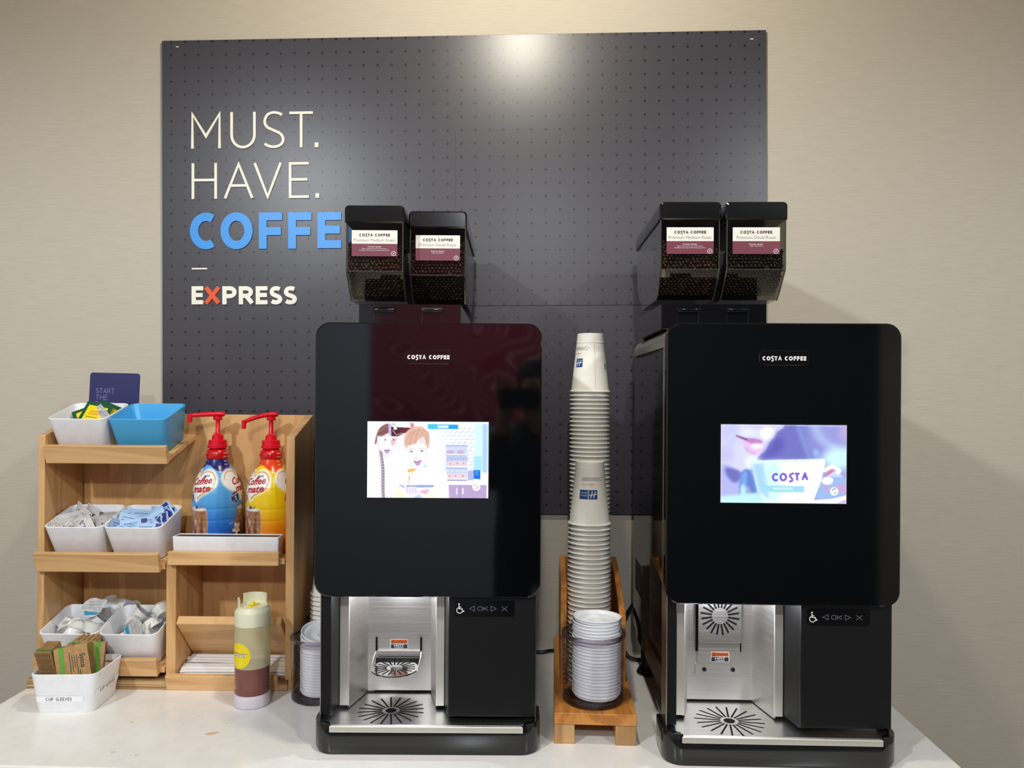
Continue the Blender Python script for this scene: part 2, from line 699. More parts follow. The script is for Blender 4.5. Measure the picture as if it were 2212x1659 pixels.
# ------------------------------------------------------------------ materials
M_WALL = noise_mat('linen_wallcovering', (193, 185, 170), (202, 194, 179), (16, 1, 520), 1.0, 5.0, 0.75, bump=0.22, lo=0.3, hi=0.7, spec=0.2)
M_WALL_GREY = mat('pale_paint', (172, 180, 192), 0.8)
M_DARK_WALL = mat('charcoal_paint', (62, 66, 72), 0.8)
M_CEIL = mat('ceiling_paint', (225, 222, 215), 0.9)
M_FLOOR = noise_mat('grey_floor', (95, 90, 84), (120, 114, 106), (1, 1, 1), 8, 4, 0.5)
M_COUNTER = noise_mat('white_quartz', (238, 236, 232), (243, 241, 238), (1, 1, 1), 30, 3, 0.22, spec=0.5)
M_STAIN = mat('dried_coffee', (218, 190, 160), 0.4)
M_SPECK = mat('grey_speck', (176, 172, 166), 0.5)
M_CAB = mat('cabinet_laminate', (120, 96, 72), 0.5)
M_BLACK_GLOSS = mat('black_gloss', (7, 8, 10), 0.05, spec=0.6)
M_BLACK_SATIN = noise_mat('black_powder_coat', (9, 10, 12), (13, 14, 17), (1, 1, 1), 900, 2, 0.42, bump=0.05, spec=0.45)
M_BLACK = mat('black_plastic', (10, 10, 12), 0.35)
M_VOID = mat('dark_opening', (3, 3, 4), 0.7, spec=0.2)
M_STEEL = noise_mat('brushed_steel', (204, 200, 194), (220, 217, 211), (6, 6, 260), 1.0, 4, 0.40, metal=1.0, rough_var=0.07, lo=0.2, hi=0.8)
M_STEEL_H = noise_mat('brushed_steel_sheet', (206, 205, 204), (222, 221, 220), (5, 300, 300), 1.0, 4, 0.32, metal=1.0, rough_var=0.06, lo=0.2, hi=0.8)
M_CHROME = mat('polished_steel', (190, 188, 184), 0.12, 1.0)
M_SATIN = mat('satin_grey_metal', (196, 190, 180), 0.42, 1.0)
M_WHITE_PL = noise_mat('white_melamine', (238, 238, 242), (243, 243, 246), (1, 1, 1), 60, 2, 0.3)
M_BLUE_PL = mat('blue_melamine', (78, 174, 228), 0.3)
M_PAPER = mat('white_paper', (228, 222, 210), 0.7)
M_PAPER_W = mat('bright_paper', (238, 236, 236), 0.6)
M_PAPER_G = mat('greyish_paper', (214, 210, 208), 0.6)
M_LID = mat('white_lid_plastic', (242, 242, 246), 0.35)
M_CUP = mat('paper_cup', (244, 240, 229), 0.6)
M_INK = mat('dark_ink', (40, 38, 44), 0.6)
M_GREY_INK = mat('grey_ink', (158, 154, 148), 0.6)
M_NAVY = mat('navy_ink', (44, 46, 130), 0.5)
M_BLUE_INK = mat('logo_blue', (30, 78, 142), 0.5)
M_ORANGE_INK = mat('orange_ink', (232, 130, 70), 0.5)
M_CREAM_LAB = mat('cream_label', (238, 232, 220), 0.45)
M_MAROON = mat('maroon_label', (112, 32, 54), 0.4)
M_MAROON_INK = mat('maroon_ink', (70, 18, 36), 0.5)
M_WHITE_INK = mat('white_ink', (242, 238, 234), 0.5)
M_ICON = mat('grey_icon', (104, 106, 114), 0.5)
M_WARN = mat('warning_orange', (205, 98, 32), 0.5)
M_RED = mat('red_pump_plastic', (222, 8, 40), 0.3)
M_LETTER_W = mat('white_acrylic', (246, 242, 228), 0.45)
M_LETTER_B = mat('blue_acrylic', (52, 150, 235), 0.4)
M_LETTER_O = mat('orange_acrylic', (238, 84, 26), 0.4)
M_SIGN_NAVY = mat('navy_card', (34, 36, 92), 0.4)
M_SIGN_TXT = mat('pale_blue_print', (136, 142, 186), 0.5)
M_KRAFT = noise_mat('kraft_card', (170, 132, 86), (186, 148, 100), (1, 1, 1), 120, 3, 0.8)
M_KRAFT_D = noise_mat('corrugated_edge', (96, 70, 42), (150, 112, 70), (1, 1, 330), 1.0, 2, 0.9)
M_GREEN = mat('green_stripe', (104, 160, 62), 0.7)
M_FOIL = noise_mat('printed_foil', (168, 168, 172), (206, 206, 208), (1, 1, 1), 90, 2, 0.3, metal=0.3)
M_TEAL = mat('teal_print', (22, 134, 172), 0.4)
M_CREAMER = mat('creamer_plastic', (230, 229, 224), 0.35)
M_BLUE_PACK = mat('pale_blue_paper', (168, 200, 232), 0.55)
M_TEA_GREEN = mat('green_foil_packet', (24, 84, 52), 0.3)
M_TEA_DARK = mat('dark_tea_packet', (24, 36, 30), 0.3)
M_YELLOW = mat('yellow_label', (238, 214, 16), 0.4)
M_RED_INK = mat('red_ink', (178, 22, 44), 0.45)
M_BEAN = noise_mat('roasted_bean', (44, 29, 20), (84, 58, 40), (1, 1, 1), 60, 2, 0.32, spec=0.6)
M_BEAN_D = noise_mat('dark_roasted_bean', (30, 22, 18), (58, 43, 34), (1, 1, 1), 60, 2, 0.34, spec=0.6)
M_SMOKE = clear_mat('smoked_plastic', (206, 203, 198), 0.055, 0.05)
M_CLEAR = clear_mat('clear_acrylic', (251, 250, 252), 0.05, 0.06)
M_CLEAR_RIM = clear_mat('clear_acrylic_rim', (226, 221, 229), 0.08, 0.06)
M_HONEY_PL = clear_mat('milky_squeeze_plastic', (252, 249, 232), 0.04, 0.2, (246, 240, 200), 0.66)
M_HONEY_LOW = clear_mat('milky_squeeze_plastic_low', (250, 244, 236), 0.04, 0.2, (226, 190, 180), 0.12)
M_HONEY_LID = mat('milky_cap', (226, 224, 196), 0.4)
M_HONEY = mat('amber_honey', (128, 62, 52), 0.2, coat=0.3)
M_HONEY_BASE = mat('lilac_white_cap', (214, 204, 212), 0.45)
M_BLACK_MAT = noise_mat('ribbed_rubber', (34, 33, 33), (70, 68, 66), (300, 1, 1), 1.0, 1, 0.45)
M_PLY = noise_mat('plywood_edge', (132, 96, 58), (206, 172, 122), (2, 2, 260), 1.0, 1, 0.6, lo=0.42, hi=0.56)
M_WOOD_X = wood_mat('maple_x', (228, 184, 130), (218, 173, 119), (194, 147, 95), 'x', 0.0)
M_WOOD_Z = wood_mat('maple_z', (222, 178, 122), (212, 165, 109), (188, 141, 89), 'z', 5.0)
M_WOOD_BACK = wood_mat('maple_ply_back', (224, 178, 120), (214, 167, 109), (194, 146, 91), 'z', 9.0)
M_WOOD_STAND = wood_mat('oiled_maple', (214, 148, 76), (196, 128, 58), (160, 98, 40), 'y', 2.0)
M_WOOD_END = wood_mat('end_grain', (206, 164, 112), (186, 142, 90), (150, 108, 64), 'z', 4.0)
M_LAMP = mat('lit_lens', (255, 236, 205), 0.5, emit=12.0)
M_SCREEN = attr_mat('lit_screen', emit=1.15)
M_PRINT = attr_mat('printed_sleeve', rough=0.25, coat=0.6)
M_LED = mat('led_lens', (225, 228, 255), 0.4, emit=6.0)


def board_material():
    """dark grey print with a regular grid of darker dots"""
    m, nt, b = new_mat('dotted_board_print')
    tc = node(nt, 'ShaderNodeTexCoord')
    sp = node(nt, 'ShaderNodeSeparateXYZ')
    nt.links.new(tc.outputs['Object'], sp.inputs[0])

    def cell(sock, off, pitch):
        a = node(nt, 'ShaderNodeMath', operation='ADD')
        a.inputs[1].default_value = off
        d = node(nt, 'ShaderNodeMath', operation='DIVIDE')
        d.inputs[1].default_value = pitch
        fr = node(nt, 'ShaderNodeMath', operation='FRACT')
        s = node(nt, 'ShaderNodeMath', operation='SUBTRACT')
        s.inputs[1].default_value = 0.5
        k = node(nt, 'ShaderNodeMath', operation='MULTIPLY')
        k.inputs[1].default_value = pitch
        nt.links.new(sock, a.inputs[0])
        nt.links.new(a.outputs[0], d.inputs[0])
        nt.links.new(d.outputs[0], fr.inputs[0])
        nt.links.new(fr.outputs[0], s.inputs[0])
        nt.links.new(s.outputs[0], k.inputs[0])
        p = node(nt, 'ShaderNodeMath', operation='POWER')
        p.inputs[1].default_value = 2
        ab = node(nt, 'ShaderNodeMath', operation='ABSOLUTE')
        nt.links.new(k.outputs[0], ab.inputs[0])
        nt.links.new(ab.outputs[0], p.inputs[0])
        return p
    px, pz = 0.03604, 0.0343
    a = cell(sp.outputs[0], 0.7778 - 0.0247 + px / 2 + px * 4, px)
    c = cell(sp.outputs[2], -0.6145 + 0.0040 + pz / 2 + pz * 60, pz)
    su = node(nt, 'ShaderNodeMath', operation='ADD')
    nt.links.new(a.outputs[0], su.inputs[0])
    nt.links.new(c.outputs[0], su.inputs[1])
    mr = node(nt, 'ShaderNodeMapRange')
    mr.inputs['From Min'].default_value = 0.0029 ** 2
    mr.inputs['From Max'].default_value = 0.0037 ** 2
    nt.links.new(su.outputs[0], mr.inputs['Value'])
    mx = node(nt, 'ShaderNodeMix', data_type='RGBA')
    mx.inputs[6].default_value = rgba((19, 18, 21))
    mx.inputs[7].default_value = rgba((64, 62, 70))
    nt.links.new(mr.outputs[0], mx.inputs[0])
    nt.links.new(mx.outputs[2], b.inputs['Base Color'])
    b.inputs['Roughness'].default_value = 0.34
    b.inputs['Specular IOR Level'].default_value = 0.5
    return m


M_BOARD = board_material()


def accent_material():
    """maroon wallcovering with fine wavy contour lines"""
    m, nt, b = new_mat('maroon_contour_print')
    tc = node(nt, 'ShaderNodeTexCoord')
    n = node(nt, 'ShaderNodeTexNoise')
    n.inputs['Scale'].default_value = 1.3
    n.inputs['Detail'].default_value = 1.0
    nt.links.new(tc.outputs['Object'], n.inputs['Vector'])
    k = node(nt, 'ShaderNodeMath', operation='MULTIPLY')
    k.inputs[1].default_value = 210.0
    s = node(nt, 'ShaderNodeMath', operation='SINE')
    nt.links.new(n.outputs[0], k.inputs[0])
    nt.links.new(k.outputs[0], s.inputs[0])
    r = node(nt, 'ShaderNodeValToRGB')
    r.color_ramp.elements[0].position = 0.86
    r.color_ramp.elements[0].color = rgba((150, 10, 60))
    r.color_ramp.elements[1].position = 0.97
    r.color_ramp.elements[1].color = rgba((226, 150, 176))
    nt.links.new(s.outputs[0], r.inputs[0])
    nt.links.new(r.outputs[0], b.inputs['Base Color'])
    b.inputs['Roughness'].default_value = 0.7
    return m


# ------------------------------------------------------------------ the room
def structure(name, mb, smooth=0):
    return tag(mb.build(name, smooth=smooth), kind='structure')


structure('wall_back', MB().box(-2.6, 2.6, 0.0, 0.1, FLOOR_Z, CEIL_Z, M_WALL))
structure('wall_left', MB().box(-2.7, -2.6, -5.0, 0.1, FLOOR_Z, CEIL_Z, M_WALL))
structure('wall_right', MB().box(2.6, 2.7, -5.0, 0.1, FLOOR_Z, CEIL_Z, M_WALL))
structure('wall_front', MB().box(-2.7, 2.7, -5.1, -5.0, FLOOR_Z, CEIL_Z, M_WALL_GREY))
acc = MB().box(-0.95, 0.95, -4.999, -4.97, 0.42, CEIL_Z, accent_material())
structure('trim_1', acc)                                            # maroon accent panel on the wall behind the camera
structure('trim_2', MB().box(0.95, 2.6, -4.999, -4.96, FLOOR_Z, CEIL_Z, M_DARK_WALL))
structure('floor', MB().box(-2.7, 2.7, -5.1, 0.1, FLOOR_Z - 0.1, FLOOR_Z, M_FLOOR))
structure('ceiling', MB().box(-2.7, 2.7, -5.1, 0.1, CEIL_Z, CEIL_Z + 0.1, M_CEIL))

for i, (x, y, pw, rad, col, cone) in enumerate(DOWNLIGHTS):
    t = thing('ceiling_downlight', 'round recessed downlight in the ceiling, ' + [
        'above the dotted coffee board', 'in the middle of the room towards its right wall', 'in the middle of the room towards its left wall',
        'nearest the maroon accent wall'][i],
        'light', (x, y, CEIL_Z))
    MB().lathe([(0.062, 0.0), (0.066, -0.002), (0.064, -0.005), (0.052, -0.004), (0.05, 0.0)], 32, M_CEIL).build('trim_ring', t)
    MB().lathe([(0.0, -0.0015), (0.05, -0.0015)], 32, M_LAMP).build('lens', t)


# ------------------------------------------------------------------ counter
ct = thing('counter', 'white stone worktop with a dried coffee stain, carrying both coffee machines', 'counter', (-0.187, 0, 0))
MB().box(-0.943, 0.943, -0.656, -0.001, -0.04, 0.0, M_COUNTER).build('worktop', ct, bevel=0.004, seg=3)
cb = MB().box(-0.92, 0.92, -0.60, -0.001, FLOOR_Z + 0.1, -0.04, M_CAB)
cb.box(-0.90, 0.90, -0.55, -0.001, FLOOR_Z, FLOOR_Z + 0.1, M_BLACK)
cb.build('cabinet_body', ct)
for k in range(4):
    dr = MB().box(-0.915 + 0.46 * k, -0.465 + 0.46 * k, -0.62, -0.601, FLOOR_Z + 0.11, -0.06, M_CAB).build('cabinet_door', ct, bevel=0.002)
    xx = -0.50 + 0.46 * k if k % 2 == 0 else -0.88 + 0.46 * k
    MB().box(xx - 0.005, xx + 0.005, -0.645, -0.62, -0.30, -0.14, M_STEEL).build('door_handle', dr, bevel=0.002)
st = MB()
st.prism_z(spline([(-.452, -.516), (-.441, -.508), (-.427, -.506), (-.429, -.513), (-.441, -.521)], 4, True), 0.0, 0.0003, M_STAIN)
st.build('stain', ct, smooth=0)['label'] = 'light brown dried coffee stain'
sp = MB()
for (x, y, rx, ry) in ((-.62, -.47, .004, .0012), (-.50, -.437, .0025, .001), (-.43, -.467, .003, .001), (-.586, -.597, .005, .0014), (-.538, -.606, .004, .0013),
                       (-.486, -.449, .0012, .0008), (-.512, -.476, .0012, .001)):
    sp.prism_z([(x + rx * math.cos(a), y + ry * math.sin(a)) for a in np.linspace(0, 6.2, 8)], 0.0, 0.0003, M_SPECK)
tag(sp.build('speck', ct, smooth=0), kind='stuff')


# ------------------------------------------------------------------ the wall board
bd = thing('wall_board', 'large dark grey dotted wall board lettered MUST. HAVE. COFFEE in white and blue', 'sign', (-0.2035, 0.0, 0.962), (0, R(-0.45), 0))
MB().box(-0.7778, 0.7778, -0.0080, -0.0015, -0.6145, 0.6145, M_BOARD).build('board_panel', bd, bevel=0.0006)
MB().box(-0.012, 0.7700, -0.0098, -0.0080, -0.0800, 0.3680, M_BOARD).build('patch_panel', bd, bevel=0.0004)['label'] = 'smaller dotted panel laid over the lower right of the board'
cl = MB()
for (x, z) in ((-0.737, 0.598), (0.742, 0.592)):
    cl.box(x - 0.004, x + 0.004, -0.0085, -0.0080, z - 0.001, z + 0.001, M_LETTER_W)
cl.build('fixing_scratch', bd, smooth=0)


def bpx(px, py):
    return (-0.7778 + (px - 352) * 0.0012, 0.6145 - (py - 83 + (px - 352) * 0.006) * 0.0012)


def board_letter(ch, xa, xb, ya, yb, wpx, material):
    mb = MB()
    x0, z1 = bpx(xa, ya)
    x1, z0 = bpx(xb, yb)
    pl = lambda x, z, d=0.0: (x, -0.0081 - d, z)
    if ch in '.-':
        mb.box(x0, x1, -0.0111, -0.0078, z0, z1, material)
    else:
        letter(mb, ch, x0, x1, z0, z1, wpx * 0.0012, pl, material, depth=0.003)
    return mb.build('letter', bd, smooth=0)


for row in ([('M', 417, 482, 241, 318), ('U', 503, 558.5, 240, 318.5), ('S', 574, 622, 239, 318), ('T', 632, 683, 240, 317), ('.', 687, 695, 307, 317)],
            [('H', 418, 473.5, 350, 427), ('A', 489, 553, 350, 427), ('V', 554, 615, 349, 426), ('E', 630.6, 674, 349, 426), ('.', 688.5, 696.5, 416, 426)]):
    for (ch, a, b, c, d) in row:
        board_letter(ch, a, b, c, d, 5.6, M_LETTER_W)
for (ch, a, b, c, d) in [('C', 414, 475, 457, 536), ('O', 481, 551.6, 456.5, 536), ('F', 565, 616, 457, 535), ('F', 629, 679.6, 457, 535), ('E', 692.6, 744, 457, 534), ('E', 760, 812, 457, 534)]:
    board_letter(ch, a, b, c, d, 18.0 if ch in 'CO' else 17.0, M_LETTER_B)['label'] = 'thick blue letter'
board_letter('-', 418, 451.5, 576.5, 579.5, 3, M_LETTER_W)
for (ch, a, b) in [('E', 417.6, 442.8), ('X', 446, 480), ('P', 485, 516), ('R', 521, 553), ('E', 558, 583.5), ('S', 588, 616), ('S', 619, 648)]:
    o = board_letter(ch, a, b, 616, 655, 9.0, M_LETTER_O if ch == 'X' else M_LETTER_W)
    if ch == 'X':
        o['label'] = 'orange letter'


# ------------------------------------------------------------------ coffee machines
def screen_children():
    """picture on the left machine: two children at a bakery counter, bright and nearly washed out"""
    p = Paint(224, 142, 145, 2035, 160, 1365, (252, 252, 254))
    L, P_, Bn = (216, 206, 236), (188, 160, 210), (140, 96, 92)
    for k in range(16):                                             # diamond lattice behind
        for j in range(13):
            x, y = 1130 + k * 84 - (j % 2) * 42, 250 + j * 58
            if x < 1800 and y > 230 and x > 1090 + max(0, (620 - y)) * 0.1:
                a = min(1, max(0.15, (x - 1000) / 500))
                p.line([(x, y + 26), (x + 26, y + 16), (x + 44, y)], 8, (128, 150, 178), a)
                if x > 1330:
                    p.line([(x + 44, y), (x + 62, y + 16), (x + 84, y + 26)], 6, (150, 172, 200), a * .8)
    for k in range(3):
        for j in range(5):
            p.line([(590 + k * 44, 460 + j * 40 - k * 12), (640 + k * 44, 446 + j * 40 - k * 12)], 6, (150, 165, 195), .7)
    p.poly([(1805, 185), (2035, 185), (2035, 960), (1805, 930)], (208, 246, 250), 1, 20)
    p.poly([(1940, 200), (2015, 200), (2010, 970), (1940, 950)], (176, 200, 240), .9, 10)
    p.poly([(1805, 700), (1930, 700), (1930, 930), (1805, 930)], (164, 222, 246), .9, 8)
    p.poly([(1090, 208), (1560, 208), (1555, 278), (1090, 274)], (36, 158, 226), 1, 3)     # blue banner
    p.poly([(1090, 208), (1240, 208), (1240, 274), (1090, 274)], (70, 206, 232), 1, 20)
    p.poly([(1235, 218), (1412, 218), (1405, 262), (1240, 262)], (238, 246, 252), .9, 4)
    for (ya, yb) in ((530, 668), (690, 858), (880, 1060)):          # pastry shelves
        p.poly([(1370, ya), (1700, ya), (1700, yb), (1370 + (20 if ya > 800 else 0), yb)], (188, 200, 234), .75, 6)
        p.line([(1370, ya + 6), (1700, ya + 6)], 12, (140, 158, 206))
        p.poly([(1372, yb), (1700, yb), (1700, yb + 22), (1380, yb + 22)], (248, 248, 252))
    for k in range(5):
        p.line([(1380 + 66 * k, 745), (1413 + 66 * k, 720), (1446 + 66 * k, 745), (1413 + 66 * k, 770), (1380 + 66 * k, 745)], 8, (108, 138, 214), .9)
    for (x, y, w, h) in ((1440, 640, 70, 30), (1600, 640, 60, 34)):
        p.ell(x, y, w, h, (196, 176, 206), 1, 4)
    for (x, y, r_) in ((1440, 826, 44), (1545, 818, 46), (1645, 818, 46), (1430, 1016, 48), (1522, 1014, 48), (1636, 1012, 52)):
        p.ell(x, y, r_, r_ * .8, (244, 214, 214), 1, 6)
        p.ell(x, y - 2, r_ * .45, r_ * .3, (206, 130, 140), .9, 8)
    p.poly([(1395, 1074), (1700, 1074), (1700, 1090), (1395, 1090)], (128, 128, 176))
    p.poly([(1712, 930), (1802, 930), (1802, 1080), (1712, 1080)], (166, 172, 222), .9, 4)
    p.poly([(1800, 918), (1906, 918), (1908, 1064), (1803, 1058)], (14, 112, 222), 1, 2)      # blue box
    for y in (945, 968, 990):
        p.line([(1822, y), (1880, y)], 8, (150, 200, 240), .8)
    p.poly([(1412, 1152), (2004, 1152), (2004, 1365), (1424, 1365)], (186, 164, 206), 1, 2)   # cupboard doors
    for k in range(14):
        p.line([(1440 + 42 * k, 1160), (1446 + 42 * k, 1360)], 9, (172, 146, 194), .5)
    p.line([(1590, 1155), (1590, 1365)], 8, (120, 96, 150))
    p.line([(1542, 1208), (1542, 1295)], 18, (246, 240, 248))
    p.line([(1636, 1208), (1636, 1295)], 18, (246, 240, 248))
    p.ell(1845, 1182, 62, 64, (246, 246, 246))                       # round mark
    p.line([(1812, 1160), (1835, 1150)], 9, (90, 90, 100))
    p.line([(1848, 1215), (1862, 1190), (1880, 1180)], 8, (90, 90, 100))
    # girl with a braid
    p.blob([(262, 520), (300, 340), (370, 240), (480, 200), (500, 320), (380, 390), (312, 400), (290, 500)], (132, 84, 84), 1, 3)
    p.line([(320, 330), (440, 240)], 14, (176, 132, 128), .8)
    p.line([(300, 380), (310, 520), (350, 630), (425, 710), (490, 690), (545, 590)], 9, (190, 176, 214), 1, 0, True)
    p.blob([(500, 480), (560, 410), (610, 430), (580, 520), (540, 560)], (226, 172, 190), .8, 14)
    p.line([(345, 410), (390, 390), (430, 402)], 8, (168, 130, 150), 1, 0, True)
    for x, c in ((420, (96, 110, 180)), (548, (104, 56, 92))):
        p.ell(x, 452, 24, 15, (206, 214, 240))
        p.ell(x + 6, 452, 12, 14, c)
    p.blob([(412, 612), (500, 612), (470, 668), (432, 660)], (196, 150, 206), 1, 2)
    p.line([(415, 616), (498, 612)], 10, (126, 78, 128))
    for k in range(16):
        t = k / 15
        x = 358 + 56 * t + 12 * math.sin(t * 5)
        y = 640 + 700 * t
        p.ell(x - 10, y, 20, 27, (158, 140, 158), .9, 2, 25)
        p.ell(x + 12, y + 20, 16, 24, (110, 92, 110), .8, 2, -30)
        p.ell(x - 4, y + 6, 8, 12, (214, 204, 222), .8, 2, 25)
    # toy robot arm held above their heads
    p.poly([(470, 205), (520, 195), (520, 400), (480, 380)], (196, 180, 226), 1, 3)
    p.poly([(516, 246), (840, 262), (830, 330), (720, 345), (620, 400), (520, 398)], (72, 40, 46), 1, 2)
    p.ell(580, 272, 28, 22, (244, 244, 250))
    p.line([(540, 300), (600, 380), (690, 340)], 14, (214, 150, 156), .9)
    p.poly([(690, 265), (825, 275), (825, 320), (720, 335), (650, 310)], (120, 34, 56), .9, 4)
    p.poly([(810, 180), (870, 190), (880, 320), (830, 325)], (216, 120, 140), .9, 6)
    p.ell(552, 208, 34, 22, (196, 190, 226), .9, 4)
    # boy
    p.blob([(716, 480), (730, 370), (790, 290), (900, 240), (1010, 250), (1090, 330), (1115, 440), (1085, 610), (1060, 500), (1010, 400), (900, 500), (800, 590), (760, 600), (735, 560)],
           (226, 186, 168), 1, 4)
    for k in range(13):
        x = 735 + 27 * k
        p.line([(x + 90 - 3 * k, 270 + abs(k - 6) * 8), (x + 30, 400 + abs(k - 6) * 6), (x + (8 if k < 7 else 60), 520 + (k % 3) * 22)], 9,
               ((188, 120, 84), (206, 148, 130), (160, 110, 110))[k % 3], .75, 1, True)
    p.blob([(770, 560), (900, 520), (1045, 540), (1060, 660), (1030, 800), (930, 880), (850, 830), (790, 700)], (252, 246, 252), 1, 6)
    p.line([(1060, 560), (1062, 680), (1030, 800)], 8, (206, 190, 226), 1, 0, True)
    p.line([(785, 620), (800, 740), (850, 830)], 8, (216, 200, 230), 1, 0, True)
    p.line([(790, 612), (830, 590), (870, 604)], 8, (178, 150, 166), 1, 0, True)
    p.line([(945, 600), (990, 582), (1040, 590)], 8, (178, 150, 166), 1, 0, True)
    for x, y in ((830, 634), (995, 622)):
        p.ell(x, y, 30, 12, (170, 160, 206))
        p.ell(x + 6, y + 1, 11, 11, (78, 64, 118))
    p.line([(880, 735), (905, 748), (945, 735)], 7, (176, 140, 160), 1, 0, True)
    p.blob([(872, 782), (920, 796), (985, 770), (960, 850), (905, 848)], (206, 150, 212), 1, 2)
    p.line([(872, 784), (920, 800), (984, 772)], 14, (120, 66, 112), 1, 0, True)
    p.blob([(800, 820), (850, 860), (880, 880), (830, 880)], (190, 226, 240), .9, 6)
    p.blob([(1000, 870), (1050, 830), (1085, 870), (1040, 890)], (190, 226, 240), .9, 6)
    # cake and hands
    p.poly([(775, 915), (905, 895), (905, 918), (840, 960), (780, 960)], (238, 176, 84), .95, 4)
    p.line([(905, 915), (1015, 905)], 8, (206, 186, 190))
    p.line([(820, 945), (1000, 940)], 7, (216, 196, 190))
    p.line([(800, 1000), (800, 1140)], 20, (232, 190, 150), .9, 4)
    p.line([(800, 1040), (812, 1080)], 8, (206, 110, 60), .8)
    p.poly([(750, 1160), (1190, 1158), (1180, 1196), (760, 1200)], (136, 156, 206), .9, 3)
    p.blob([(740, 1215), (800, 1190), (900, 1190), (960, 1240), (900, 1310), (820, 1330), (740, 1280)], (240, 228, 246), 1, 3)
    for k in range(4):
        p.line([(770 + 40 * k, 1210), (780 + 44 * k, 1280)], 7, (160, 140, 190), .9)
    p.blob([(640, 1150), (700, 1170), (740, 1200), (700, 1195)], (170, 120, 180), .9, 3)
    p.poly([(990, 1240), (1120, 1214), (1080, 1310), (960, 1280)], (232, 176, 206), .95, 4)
    p.poly([(960, 1300), (1010, 1365), (860, 1365), (900, 1330)], (176, 196, 236), .9, 4)
    p.poly([(600, 1180), (700, 1260), (760, 1365), (560, 1365)], (252, 244, 206), .9, 14)
    p.poly([(1080, 1310), (1180, 1250), (1240, 1365), (1010, 1365)], (252, 246, 216), .9, 14)
    return p


